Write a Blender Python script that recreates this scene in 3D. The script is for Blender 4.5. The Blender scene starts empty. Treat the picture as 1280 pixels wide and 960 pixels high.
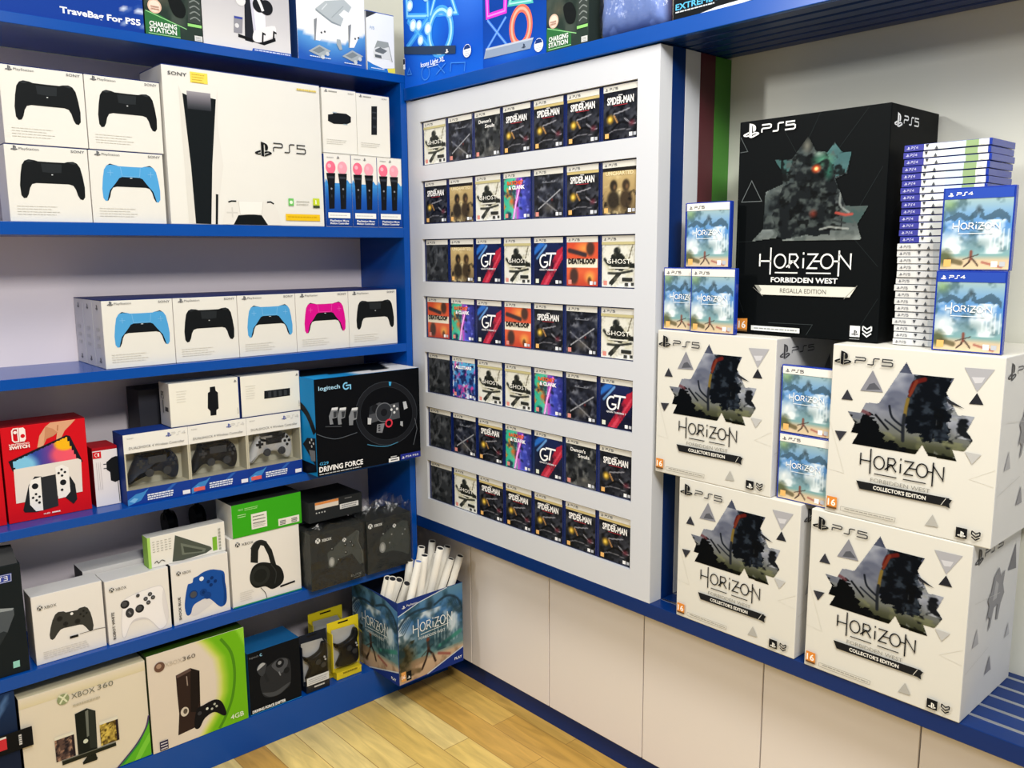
import bpy, bmesh, math, random
import numpy as np
from mathutils import Vector, Matrix

# ------------------------------------------------------------------ camera, light, exposure
SC = bpy.context.scene
COL = SC.collection
SC.view_settings.view_transform = 'Standard'
SC.view_settings.look = 'None'
SC.view_settings.gamma = 1.0
SC.view_settings.exposure = -0.38
SC.view_settings.use_curve_mapping = False

cam_d = bpy.data.cameras.new('camera')
cam_d.sensor_width = 36.0
cam_d.lens = 29.651
cam = bpy.data.objects.new('camera', cam_d)
COL.objects.link(cam)
_R = Vector((0.66853866, 0.74365298, -0.00602591))
_U = Vector((-0.11093065, 0.10773151, 0.98797182))
_F = Vector((-0.73535736, 0.65982890, -0.15451658))
cam.matrix_world = Matrix(((_R.x, _U.x, -_F.x, 2.2903), (_R.y, _U.y, -_F.y, -1.6135), (_R.z, _U.z, -_F.z, 1.4941), (0, 0, 0, 1)))
SC.camera = cam

world = bpy.data.worlds.new('shop_ambient')
SC.world = world
world.use_nodes = True
_bg = world.node_tree.nodes['Background']
_bg.inputs[0].default_value = (0.93, 0.96, 1.0, 1)
_bg.inputs[1].default_value = 0.34


def area(name, loc, target, sx, sy, power, col):
    d = bpy.data.lights.new(name, 'AREA')
    d.shape = 'RECTANGLE'
    d.size, d.size_y = sx, sy
    d.energy = power
    d.color = col
    o = bpy.data.objects.new(name, d)
    COL.objects.link(o)
    o.location = loc
    v = Vector(target) - Vector(loc)
    o.rotation_euler = v.to_track_quat('-Z', 'Y').to_euler()
    return o


# ceiling panels of the shop, out of the frame in front of and above the corner
area('ceiling_light', (2.9, -1.35, 2.85), (0.0, -0.75, 0.8), 0.7, 0.4, 76, (1.0, 0.98, 0.955))
area('ceiling_light', (1.3, -2.6, 3.0), (1.1, 0.1, 0.9), 0.7, 0.4, 12, (1.0, 0.985, 0.96))
area('ceiling_light', (-0.14, -3.3, 2.75), (0.9, 0.0, 1.1), 0.16, 0.4, 58, (1.0, 0.985, 0.97))
area('ceiling_light', (1.7, -0.95, 3.1), (1.5, -0.5, 0.0), 0.8, 0.8, 44, (1.0, 0.95, 0.86))


# ------------------------------------------------------------------ helpers
def lin(h):
    h = h.lstrip('#')
    c = [int(h[i:i + 2], 16) / 255 for i in (0, 2, 4)]
    return tuple(x / 12.92 if x <= 0.04045 else ((x + 0.055) / 1.055) ** 2.4 for x in c) + (1.0,)


def new_mat(name, base=None, rough=0.5, spec=0.5, metal=0.0, noise=0.0, nscale=8.0, bump=0.0, attr=False, coat=0.0, stretch=None):
    m = bpy.data.materials.new(name)
    m.use_nodes = True
    nt = m.node_tree
    b = nt.nodes['Principled BSDF']
    b.inputs['Roughness'].default_value = rough
    b.inputs['Specular IOR Level'].default_value = spec
    b.inputs['Metallic'].default_value = metal
    b.inputs['Coat Weight'].default_value = coat
    src = None
    if attr:
        a = nt.nodes.new('ShaderNodeAttribute')
        a.attribute_name = 'Col'
        src = a.outputs['Color']
    else:
        r = nt.nodes.new('ShaderNodeRGB')
        r.outputs[0].default_value = lin(base)
        src = r.outputs[0]
    tc = nt.nodes.new('ShaderNodeTexCoord')
    n = nt.nodes.new('ShaderNodeTexNoise')
    n.inputs['Scale'].default_value = nscale
    n.inputs['Detail'].default_value = 4
    if stretch:
        mp = nt.nodes.new('ShaderNodeMapping')
        mp.inputs['Scale'].default_value = stretch
        nt.links.new(tc.outputs['Object'], mp.inputs['Vector'])
        nt.links.new(mp.outputs['Vector'], n.inputs['Vector'])
    else:
        nt.links.new(tc.outputs['Object'], n.inputs['Vector'])
    if noise > 0:
        mr = nt.nodes.new('ShaderNodeMapRange')
        mr.inputs['To Min'].default_value = 1 - noise
        mr.inputs['To Max'].default_value = 1 + noise
        nt.links.new(n.outputs['Fac'], mr.inputs['Value'])
        mx = nt.nodes.new('ShaderNodeVectorMath')
        mx.operation = 'SCALE'
        nt.links.new(src, mx.inputs[0])
        nt.links.new(mr.outputs[0], mx.inputs['Scale'])
        src = mx.outputs[0]
    nt.links.new(src, b.inputs['Base Color'])
    if bump > 0:
        bp = nt.nodes.new('ShaderNodeBump')
        bp.inputs['Strength'].default_value = bump
        bp.inputs['Distance'].default_value = 0.002
        nt.links.new(n.outputs['Fac'], bp.inputs['Height'])
        nt.links.new(bp.outputs[0], b.inputs['Normal'])
    return m


def film_mat(name, fac=0.14, tint=(1, 1, 1, 1), scale=30, rough=0.12, bump=0.6):
    m = bpy.data.materials.new(name)
    m.use_nodes = True
    nt = m.node_tree
    nt.nodes.clear()
    out = nt.nodes.new('ShaderNodeOutputMaterial')
    t = nt.nodes.new('ShaderNodeBsdfTransparent')
    t.inputs[0].default_value = tint
    g = nt.nodes.new('ShaderNodeBsdfGlossy')
    g.inputs['Roughness'].default_value = rough
    mix = nt.nodes.new('ShaderNodeMixShader')
    lw = nt.nodes.new('ShaderNodeLayerWeight')
    lw.inputs['Blend'].default_value = 0.25
    mr = nt.nodes.new('ShaderNodeMapRange')
    mr.inputs['To Min'].default_value = fac
    mr.inputs['To Max'].default_value = min(1, fac + 0.4)
    tc = nt.nodes.new('ShaderNodeTexCoord')
    n = nt.nodes.new('ShaderNodeTexNoise')
    n.inputs['Scale'].default_value = scale
    n.inputs['Detail'].default_value = 5
    bp = nt.nodes.new('ShaderNodeBump')
    bp.inputs['Strength'].default_value = bump
    bp.inputs['Distance'].default_value = 0.01
    L = nt.links.new
    L(tc.outputs['Object'], n.inputs['Vector'])
    L(n.outputs['Fac'], bp.inputs['Height'])
    L(bp.outputs[0], g.inputs['Normal'])
    L(lw.outputs['Fresnel'], mr.inputs['Value'])
    L(mr.outputs[0], mix.inputs[0])
    L(t.outputs[0], mix.inputs[1])
    L(g.outputs[0], mix.inputs[2])
    L(mix.outputs[0], out.inputs[0])
    return m


M = dict(
    card=new_mat('printed_card', attr=True, rough=0.48, spec=0.06, noise=0.02, nscale=14),
    gloss=new_mat('glossy_print', attr=True, rough=0.28, spec=0.16, noise=0.01),
    blue=new_mat('blue_lacquer', '#0148a0', rough=0.24, spec=0.3, noise=0.06, nscale=5),
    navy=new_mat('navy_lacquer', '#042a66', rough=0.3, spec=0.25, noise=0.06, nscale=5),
    lam=new_mat('white_laminate', '#ced1d6', rough=0.3, spec=0.5, noise=0.015, nscale=3),
    door=new_mat('door_laminate', '#e6dfda', rough=0.28, spec=0.5, noise=0.015, nscale=3),
    back=new_mat('grey_white_laminate', '#eae0e3', rough=0.35, spec=0.4, noise=0.03, nscale=2.5),
    wall=new_mat('wall_paint', '#dcdccf', rough=0.7, spec=0.3, noise=0.02, nscale=6, bump=0.05),
    maroon=new_mat('maroon_laminate', '#521b24', rough=0.4, noise=0.04),
    green=new_mat('green_laminate', '#3f8524', rough=0.4, noise=0.04),
    alu=new_mat('brushed_aluminium', '#cfd2d8', rough=0.3, metal=1.0, noise=0.05, nscale=60, stretch=(0.05, 1, 1)),
    black=new_mat('black_plastic', '#0c0e11', rough=0.42, spec=0.2, noise=0.08, nscale=30, bump=0.03),
    navyp=new_mat('dark_navy_plastic', '#111a2a', rough=0.42, spec=0.2, noise=0.08, nscale=30, bump=0.03),
    silver=new_mat('silver_plastic', '#b9bbbd', rough=0.35, noise=0.04, nscale=30),
    greyp=new_mat('grey_rubber', '#22262c', rough=0.6, noise=0.06, nscale=30),
    case=new_mat('blue_game_case_plastic', '#16349a', rough=0.18, spec=0.6, noise=0.05, nscale=20),
    darkcase=new_mat('dark_blue_case_plastic', '#0b1d55', rough=0.2, spec=0.5, noise=0.05, nscale=20),
    clearcase=new_mat('clear_game_case_plastic', '#b9bcc0', rough=0.2, spec=0.4, noise=0.03, nscale=20),
    tube=new_mat('poster_paper', '#ece7da', rough=0.6, spec=0.25, noise=0.03, nscale=12),
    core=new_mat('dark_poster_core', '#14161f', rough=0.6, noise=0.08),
    film=film_mat('clear_film', 0.015, scale=18, bump=0.25),
    wrap=film_mat('crumpled_clear_wrap', 0.03, scale=22, rough=0.16, bump=1.0),
    yellow=new_mat('yellow_card', '#e8d21e', rough=0.4, noise=0.04, nscale=12),
    fabric=new_mat('blue_grey_fabric', '#6d86c4', rough=0.8, noise=0.12, nscale=25, bump=0.3),
    red=new_mat('red_print_plastic', '#d8503c', rough=0.4, noise=0.25, nscale=18),
)


def link_mesh(name, me, mat, parent=None, loc=(0, 0, 0), rotz=0.0):
    o = bpy.data.objects.new(name, me)
    if mat is not None and not me.materials:
        me.materials.append(mat)
    COL.objects.link(o)
    o.location = loc
    o.rotation_euler = (0, 0, rotz)
    if parent is not None:
        o.parent = parent
    return o


def tag(o, label=None, cat=None, group=None, kind=None):
    if label: o['label'] = label
    if cat: o['category'] = cat
    if group: o['group'] = group
    if kind: o['kind'] = kind
    return o


def empty(name, loc, rotz=0.0):
    o = bpy.data.objects.new(name, None)
    o.empty_display_size = 0.05
    COL.objects.link(o)
    o.location = loc
    o.rotation_euler = (0, 0, rotz)
    return o


def copy_tree(o, parent=None):
    c = o.copy()
    COL.objects.link(c)
    if parent is not None:
        c.parent = parent
    for ch in [x for x in COL.objects if x.parent == o]:
        copy_tree(ch, c)
    return c


def bm_box(bm, x0, y0, z0, x1, y1, z1):
    p = [(x0, y0, z0), (x1, y0, z0), (x1, y1, z0), (x0, y1, z0), (x0, y0, z1), (x1, y0, z1), (x1, y1, z1), (x0, y1, z1)]
    v = [bm.verts.new(q) for q in p]
    fs = {}
    for k, q in dict(bottom=(3, 2, 1, 0), top=(4, 5, 6, 7), front=(0, 1, 5, 4), right=(1, 2, 6, 5), rear=(2, 3, 7, 6), left=(3, 0, 4, 7)).items():
        fs[k] = bm.faces.new([v[i] for i in q])
    return fs


def box_obj(name, mat, b, parent=None, loc=(0, 0, 0), rotz=0.0, bevel=0.0015, cols=None, segs=2):
    """one bevelled box; cols: colours per face (front, left, right, top, ...) for the printed materials"""
    bm = bmesh.new()
    fs = bm_box(bm, *b)
    if cols is not None:
        lay = bm.loops.layers.float_color.new('Col')
        for k, f in fs.items():
            c = lin(cols.get(k, cols['front']))
            for l in f.loops:
                l[lay] = c
    if bevel > 0:
        bmesh.ops.bevel(bm, geom=bm.edges[:], offset=bevel, segments=segs, profile=0.5, affect='EDGES')
    me = bpy.data.meshes.new(name)
    bm.to_mesh(me)
    bm.free()
    return link_mesh(name, me, mat, parent, loc, rotz)


def bm_obj(name, bm, mat, parent=None, loc=(0, 0, 0), rotz=0.0, smooth=False):
    bmesh.ops.recalc_face_normals(bm, faces=bm.faces[:])
    if smooth:
        for f in bm.faces:
            f.smooth = True
    me = bpy.data.meshes.new(name)
    bm.to_mesh(me)
    bm.free()
    return link_mesh(name, me, mat, parent, loc, rotz)


def bm_cyl(bm, a, b, r0, r1=None, seg=16, cap=True):
    r1 = r0 if r1 is None else r1
    a, b = Vector(a), Vector(b)
    z = (b - a).normalized()
    x = z.orthogonal().normalized()
    y = z.cross(x)
    A = [bm.verts.new(a + (x * math.cos(t) + y * math.sin(t)) * r0) for t in [2 * math.pi * i / seg for i in range(seg)]]
    B = [bm.verts.new(b + (x * math.cos(t) + y * math.sin(t)) * r1) for t in [2 * math.pi * i / seg for i in range(seg)]]
    for i in range(seg):
        j = (i + 1) % seg
        bm.faces.new((A[i], A[j], B[j], B[i]))
    if cap:
        bm.faces.new(A[::-1])
        bm.faces.new(B)


def catmull(pts, n=6, closed=True):
    P = [Vector((p[0], p[1])) for p in pts]
    N = len(P)
    out = []
    for i in range(N if closed else N - 1):
        g = lambda k: P[(i + k) % N] if closed else P[min(max(i + k, 0), N - 1)]
        p0, p1, p2, p3 = g(-1), g(0), g(1), g(2)
        for j in range(n):
            t = j / n
            q = 0.5 * ((2 * p1) + (p2 - p0) * t + (2 * p0 - 5 * p1 + 4 * p2 - p3) * t * t + (3 * p1 - p0 - 3 * p2 + p3) * t ** 3)
            out.append((q.x, q.y))
    if not closed:
        out.append((P[-1].x, P[-1].y))
    return out


_TXT = {}


def text_mesh(s, bold=0.0):
    k = (s, bold)
    if k not in _TXT:
        c = bpy.data.curves.new('lettering', 'FONT')
        c.body = s
        c.size = 1.0
        c.offset = bold
        c.resolution_u = 2
        o = bpy.data.objects.new('lettering', c)
        me = bpy.data.meshes.new_from_object(o)
        V = np.array([v.co[:2] for v in me.vertices])
        F = [tuple(p.vertices) for p in me.polygons]
        bpy.data.objects.remove(o)
        bpy.data.meshes.remove(me)
        bpy.data.curves.remove(c)
        x0, x1 = V[:, 0].min(), V[:, 0].max()
        V = (V - (x0, 0)) / 0.7            # capital height about 1
        _TXT[k] = (V, F, (x1 - x0) / 0.7)
    return _TXT[k]


class Art:
    """flat printed colours on one face of a thing, in fractions (u to the right, v up) of that face; every call prints over the one before"""
    STEP = 0.00012
    _last = None

    def __init__(self, w, h, face='front', d=0.0, off=0.0004):
        self.w, self.h = w, h
        W = d if face in ('left', 'right') else w
        self.fw, self.fh = (W, d) if face == 'top' else (W, h)
        if face == 'top': self.fw = w
        self.o, self.U, self.V, self.N = {
            'front': ((0, 0, 0), (1, 0, 0), (0, 0, 1), (0, -1, 0)),
            'right': ((w, 0, 0), (0, 1, 0), (0, 0, 1), (1, 0, 0)),
            'left': ((0, d, 0), (0, -1, 0), (0, 0, 1), (-1, 0, 0)),
            'top': ((0, 0, h), (1, 0, 0), (0, 1, 0), (0, 0, 1))}[face]
        self.o, self.U, self.V, self.N = map(Vector, (self.o, self.U, self.V, self.N))
        last = Art._last
        if off == .0004 and last is not None and last.w == w and last.h == h and last.fw == self.fw and last.N == self.N:
            off = last.k + .0003
        self.k = off
        Art._last = self
        self.v, self.f, self.c = [], [], []

    def put(self, pts, faces, col, step=True):
        if step: self.k += self.STEP
        b = len(self.v)
        for p in pts:
            q = self.o + self.U * (p[0] * self.fw) + self.V * (p[1] * self.fh) + self.N * self.k
            self.v.append(q[:])
        self.f += [tuple(b + i for i in f) for f in faces]
        cs = [lin(col)] * len(pts) if isinstance(col, str) else col
        self.c += list(cs)

    def poly(self, pts, col, smooth=0):
        if smooth: pts = catmull(pts, smooth)
        self.put(pts, [range(len(pts))], col)

    def rect(self, u0, v0, u1, v1, col):
        self.put([(u0, v0), (u1, v0), (u1, v1), (u0, v1)], [(0, 1, 2, 3)], col)

    def line(self, pts, w, col, closed=False, step=True, smooth=0):
        """w in metres"""
        if smooth: pts = catmull(pts, smooth, closed)
        P = [Vector((p[0] * self.fw, p[1] * self.fh)) for p in pts]
        n = len(P)
        L, R = [], []
        for i in range(n):
            a = P[i - 1] if (i > 0 or closed) else None
            b = P[(i + 1) % n] if (i < n - 1 or closed) else None
            d1 = (P[i] - a).normalized() if a is not None and (P[i] - a).length > 1e-9 else None
            d2 = (b - P[i]).normalized() if b is not None and (b - P[i]).length > 1e-9 else None
            d1 = d1 or d2 or Vector((1, 0))
            d2 = d2 or d1
            t = d1 + d2
            t = t.normalized() if t.length > 1e-3 else d2
            nrm = Vector((-t.y, t.x))
            s = min(1 / max(0.35, abs(nrm.dot(Vector((-d2.y, d2.x))))), 2.2)
            L.append(P[i] + nrm * w / 2 * s)
            R.append(P[i] - nrm * w / 2 * s)
        f = [(2 * i + 1, 2 * ((i + 1) % n) + 1, 2 * ((i + 1) % n), 2 * i) for i in range(n if closed else n - 1)]
        V = []
        for a, b in zip(L, R):
            V += [(a.x / self.fw, a.y / self.fh), (b.x / self.fw, b.y / self.fh)]
        self.put(V, f, col, step)

    def disc(self, u, v, r, col, ry=None, seg=24, rot=0):
        ry = r if ry is None else ry
        ca, sa = math.cos(rot), math.sin(rot)
        pts = []
        for i in range(seg):
            t = 2 * math.pi * i / seg
            x, y = r * math.cos(t), ry * math.sin(t)
            pts.append((u + (x * ca - y * sa) / self.fw, v + (x * sa + y * ca) / self.fh))
        self.put(pts, [range(seg)], col)

    def ring(self, u, v, r, w, col, ry=None, a0=0, a1=360, rot=0):
        ry = r if ry is None else ry
        ca, sa = math.cos(rot), math.sin(rot)
        n = 28
        full = a1 - a0 >= 360
        pts = []
        for i in range(n if full else n + 1):
            t = math.radians(a0 + (a1 - a0) * i / n)
            x, y = r * math.cos(t), ry * math.sin(t)
            pts.append((u + (x * ca - y * sa) / self.fw, v + (x * sa + y * ca) / self.fh))
        self.line(pts, w, col, closed=full)

    def text(self, s, u, v, hm, col, width=None, bold=0.0, rot=0, slope=0):
        """baseline start (u, v); hm: capital height in metres; width: the whole length in metres; rot 90: reads upwards"""
        V, F, W = text_mesh(s, bold)
        kx = (width / W) if width else hm
        if rot == 90:
            pts = [(u - p[1] * hm / self.fw, v + p[0] * kx / self.fh) for p in V]
        else:
            pts = [(u + p[0] * kx / self.fw, v + p[1] * hm / self.fh + slope * p[0] * kx / self.fh) for p in V]
        self.put(pts, F, col)

    def dashes(self, u0, v0, u1, n, pitch, hm, col, seed=1, ragged=0.25):
        """print too small to read: rows of short grey dashes"""
        r = random.Random(seed)
        self.k += self.STEP
        for i in range(n):
            u, v = u0, v0 - i * pitch
            end = u1 - r.random() * ragged * (u1 - u0)
            while u < end:
                e = min(end, u + (0.04 + 0.08 * r.random()) * (u1 - u0))
                self.put([(u, v), (e, v), (e, v + hm / self.fh), (u, v + hm / self.fh)], [(0, 1, 2, 3)], col, step=False)
                u = e + 0.015 * (u1 - u0)

    def shape(self, pts, u, v, wm, col, smooth=0, flip=False):
        """a normalised outline (x -0.5..0.5 about u, y down from v) printed wm metres wide"""
        q = [(u + p[0] * wm / self.fw, v - p[1] * wm / self.fh) for p in pts]
        self.poly(q, col, smooth)

    def grid(self, img, u0, v0, u1, v1, clip=None):
        ny, nx, _ = img.shape
        us, vs = np.linspace(u0, u1, nx), np.linspace(v0, v1, ny)
        self.k += self.STEP
        b = len(self.v)
        L = np.where(img <= 0.04045, img / 12.92, ((np.clip(img, 0, 1) + 0.055) / 1.055) ** 2.4)
        for j in range(ny):
            for i in range(nx):
                q = self.o + self.U * (us[i] * self.fw) + self.V * (vs[j] * self.fh) + self.N * self.k
                self.v.append(q[:])
                self.c.append((L[j, i, 0], L[j, i, 1], L[j, i, 2], 1))
        keep = None
        if clip is not None:
            uc, vc = np.meshgrid((us[1:] + us[:-1]) / 2, (vs[1:] + vs[:-1]) / 2)
            keep = inside(uc, vc, clip)
        for j in range(ny - 1):
            for i in range(nx - 1):
                if keep is None or keep[j, i]:
                    a = b + j * nx + i
                    self.f.append((a, a + 1, a + nx + 1, a + nx))

    # ---- marks that come back on many boxes
    def ps(self, u, v, s, col, col2=None):
        """the upright P lying on its S; (u, v) lower left, s: width in metres"""
        T = lambda L: [(u + x / 24 * s / self.fw, v + (21.4 - y) / 24 * s / self.fh) for x, y in L]
        self.k += self.STEP
        for L, c in (([(13.64, 18.84), (19.94, 16.56), (20.4, 16.1), (19.7, 15.75), (17.83, 15.87), (13.62, 17.37), (13.62, 14.98), (16.78, 14.28), (20, 14.3), (22.2, 14.94), (23.7, 15.9), (23.6, 17.2), (22.17, 18.05), (13.62, 21.15)], col2 or col),
                     ([(1.807, 18.6), (.3, 17.5), (.6, 16.2), (2.615, 15.228), (8.23, 13.215), (8.23, 15.528), (4.205, 17), (3.8, 17.5), (4.4, 17.85), (6.31, 17.7), (8.247, 17), (8.247, 19.07), (5, 19.2)], col2 or col),
                     ([(8.984, 2.596), (8.984, 20.143), (12.899, 21.404), (12.899, 6.688), (13.1, 5.85), (13.69, 5.7), (14.25, 6.1), (14.453, 7.2), (14.453, 13.077), (16.4, 13.5), (18.1, 12.5), (18.815, 9.925), (18.4, 7.2), (17, 5.4), (14.377, 4.098), (11.5, 3.2)], col)):
            self.put(T(L), [range(len(L))], c, step=False)

    def psx(self, u, v, hm, col, digit='5', wm=None, th=None):
        k = hm
        kx = (wm / 3.15) if wm else hm
        th = th or hm * 0.13
        T = lambda L: [(u + x * kx / self.fw, v + y * k / self.fh) for x, y in L]
        self.line(T([(0, 0), (0, .42), (.1, .52), (.75, .52), (.87, .62), (.87, .88), (.75, 1), (0, 1)]), th, col)
        self.line(T([(1.05, 0), (1.45, 0), (1.55, .1), (1.55, .88), (1.66, 1), (2.05, 1)]), th, col)
        if digit == '5':
            self.line(T([(3.1, 1), (2.3, 1), (2.3, .58), (3.0, .58), (3.12, .46), (3.12, .12), (3.0, 0), (2.2, 0)]), th, col)
        elif digit == '3':
            self.line(T([(2.25, 1), (3.1, 1), (3.1, 0), (2.25, 0)]), th, col)
            self.line(T([(2.4, .52), (3.1, .52)]), th, col)
        else:
            self.line(T([(2.9, 0), (2.9, 1), (2.25, .35), (3.15, .35)]), th, col)

    def xbox(self, u, v, r, fg, bg):
        self.disc(u, v, r, fg)
        T = lambda L: [(u + x * r / self.fw, v + y * r / self.fh) for x, y in L]
        self.line(T([(-.62, -.82), (-.35, -.1), (0, .3), (.4, .62), (.62, .66)]), .24 * r, bg, smooth=3)
        self.line(T([(.62, -.82), (.35, -.1), (0, .3), (-.4, .62), (-.62, .66)]), .24 * r, bg, smooth=3)

    def hz(self, u0, v0, wm, hm, col, th):
        """the stroked seven-letter title; (u0, v0) baseline left, wm length, hm letter height"""
        kx = wm / 7.1
        T = lambda L: [(u0 + x * kx / self.fw, v0 + y * hm / self.fh) for x, y in L]
        circ = lambda cx: [(cx + .46 * math.cos(t), .5 + .5 * math.sin(t)) for t in [2 * math.pi * i / 18 for i in range(18)]]
        S = [[(0, .1), (0, 1.05)], [(0, .5), (.95, .5)], [(.9, -.5), (.9, 1.5)], [(2.45, 0), (2.45, 1), (2.95, 1), (3.12, .76), (2.95, .5), (2.45, .5)],
             [(2.2, .05), (2.75, .5), (3.2, 0)], [(3.55, 0), (3.55, .72)], [(3.55, .98), (3.55, 1.14)], [(3.85, 1), (4.62, 1), (3.9, 0), (4.65, 0)],
             [(4.25, .5), (4.88, .5)], [(5.82, .5), (6.3, .5)], [(6.25, -.55), (6.25, 1.25)], [(6.25, 1), (7.1, .02), (7.1, 1.05)]]
        self.k += self.STEP
        for s in S: self.line(T(s), th, col, step=False)
        self.line(T(circ(1.68)), th, col, closed=True, step=False)
        self.line(T(circ(5.36)), th, col, closed=True, step=False)

    def chevrons(self, u0, v0, u1, v1, th, col):
        T = lambda L: [(u0 + x * (u1 - u0), v0 + y * (v1 - v0)) for x, y in L]
        self.k += self.STEP
        for L in ([(0, 1), (.5, .72), (1, 1)], [(0, 1), (0, .62), (.5, .34), (1, .62), (1, 1)], [(.0, .32), (.5, 0), (1, .32)]):
            self.line(T(L), th, col, step=False)

    def obj(self, name, parent, mat=None, label=None, loc=(0, 0, 0), rotz=0.0):
        out = None
        for faces in self.clusters():
            o = link_mesh(name, self.mesh(name, faces), mat or M['card'], parent, loc, rotz)
            if label: o['label'] = label
            out = out or o
        return out

    def clusters(self):
        """blocks of print that lie apart from each other become objects of their own"""
        n = len(self.v)
        par = list(range(n))

        def root(i):
            while par[i] != i:
                par[i] = par[par[i]]
                i = par[i]
            return i
        for f in self.f:
            r0 = root(f[0])
            for i in f[1:]: par[root(i)] = r0
        isl = {}
        for f in self.f: isl.setdefault(root(f[0]), []).append(f)
        V = np.array(self.v)
        keys = list(isl)
        if len(keys) == 1 or len(keys) > 600: return [self.f]
        lo = np.array([V[[i for f in isl[k] for i in f]].min(0) for k in keys])
        hi = np.array([V[[i for f in isl[k] for i in f]].max(0) for k in keys])
        size = (hi - lo).max(1)
        gap = np.maximum(0, np.maximum(lo[:, None] - hi[None], lo[None] - hi[:, None]))
        near = np.sqrt((gap ** 2).sum(2)) <= np.maximum(.0198, .495 * np.maximum(size[:, None], size[None]))
        lab = np.arange(len(keys))
        while True:
            new = np.array([lab[near[i]].min() for i in range(len(keys))])
            if (new == lab).all(): break
            lab = new
        return [[f for k, l in zip(keys, lab) if l == c for f in isl[k]] for c in np.unique(lab)]

    def mesh(self, name, faces=None):
        faces = self.f if faces is None else faces
        use = sorted({i for f in faces for i in f})
        ix = {k: i for i, k in enumerate(use)}
        me = bpy.data.meshes.new(name)
        me.from_pydata([self.v[i] for i in use], [], [tuple(ix[i] for i in f) for f in faces])
        a = me.color_attributes.new('Col', 'FLOAT_COLOR', 'POINT')
        a.data.foreach_set('color', np.array([self.c[i] for i in use], dtype=np.float32).ravel())
        me.update()
        return me


def inside(x, y, poly):
    r = np.zeros(x.shape, bool)
    n = len(poly)
    for i in range(n):
        x1, y1 = poly[i]
        x2, y2 = poly[(i + 1) % n]
        c = ((y1 > y) != (y2 > y))
        with np.errstate(divide='ignore', invalid='ignore'):
            t = (x2 - x1) * (y - y1) / (y2 - y1 if y2 != y1 else 1e-12) + x1
        r ^= c & (x < t)
    return r


def srgb(h):
    h = h.lstrip('#')
    return np.array([int(h[i:i + 2], 16) / 255 for i in (0, 2, 4)])


class Paint:
    """a small picture painted in numbers; x to the right and y up, both 0..1"""

    def __init__(self, nx, ny, base='#000000'):
        self.nx, self.ny = nx, ny
        self.x, self.y = np.meshgrid(np.linspace(0, 1, nx), np.linspace(0, 1, ny))
        self.im = np.ones((ny, nx, 3)) * srgb(base)

    def mix(self, a, col):
        a = np.clip(a, 0, 1)[..., None]
        self.im = self.im * (1 - a) + (srgb(col) if isinstance(col, str) else col) * a

    def grad(self, stops, axis='y'):
        t = self.y if axis == 'y' else self.x
        P = [s[0] for s in stops]
        C = np.array([srgb(s[1]) for s in stops])
        for k in range(3): self.im[..., k] = np.interp(t, P, C[:, k])

    def noise(self, n, seed, oct=3):
        r = np.random.RandomState(seed)
        out = np.zeros_like(self.x)
        amp = 1.0
        tot = 0
        for o in range(oct):
            g = r.rand(n + 2, n + 2)
            X, Y = self.x * n, self.y * n
            i, j = X.astype(int).clip(0, n), Y.astype(int).clip(0, n)
            fx, fy = X - i, Y - j
            fx, fy = fx * fx * (3 - 2 * fx), fy * fy * (3 - 2 * fy)
            out += amp * (g[j, i] * (1 - fx) * (1 - fy) + g[j, i + 1] * fx * (1 - fy) + g[j + 1, i] * (1 - fx) * fy + g[j + 1, i + 1] * fx * fy)
            tot += amp
            amp *= .55
            n *= 2
        return out / tot

    def cloud(self, n, seed, col, lo=.45, hi=.7, a=1.0, mask=None):
        f = np.clip((self.noise(n, seed) - lo) / (hi - lo), 0, 1) * a
        if mask is not None: f = f * mask
        self.mix(f, col)

    def poly(self, pts, col, a=1.0):
        self.mix(inside(self.x, self.y, pts) * a, col)

    def blob(self, cx, cy, rx, ry, col, a=1.0, soft=.5):
        d = np.sqrt(((self.x - cx) / rx) ** 2 + ((self.y - cy) / ry) ** 2)
        self.mix(np.clip((1 - d) / soft, 0, 1) * a, col)

    def stroke(self, pts, w, col, a=1.0, asp=1.0, smooth=0):
        if smooth: pts = catmull(pts, smooth, False)
        d = np.full(self.x.shape, 9.0)
        for (x1, y1), (x2, y2) in zip(pts[:-1], pts[1:]):
            dx, dy = x2 - x1, (y2 - y1) * asp
            L = dx * dx + dy * dy + 1e-12
            t = np.clip(((self.x - x1) * dx + (self.y - y1) * asp * dy) / L, 0, 1)
            d = np.minimum(d, np.hypot(self.x - x1 - t * dx, (self.y - y1) * asp - t * dy))
        self.mix(np.clip((w - d) / (w * .5), 0, 1) * a, col)


# walls: 'L' faces +x (left shelving), 'R' faces -y (the corner's other side)
def place(wall, u, z, front):
    z += .0004
    return ((front, u, z), math.pi / 2) if wall == 'L' else ((u, front, z), 0.0)


def carton(name, label, cat, group, wall, u, z, front, w, h, d, cols, lid=None, lid_h=0.002, mat='card', bevel=0.0012, tilt=0.0):
    Art._last = None
    loc, rz = place(wall, u, z, front)
    hb = h - lid_h if lid else h
    o = box_obj(name, M[mat], (0.0002, 0, 0, w - .0002, d, hb), None, loc, rz + tilt, bevel, cols)
    tag(o, label, cat, group)
    if lid:
        box_obj('lid', M['card'], (0, 0, hb, w, d, h), o, bevel=0.0006, cols={'front': lid}, segs=1)
    return o

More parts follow.
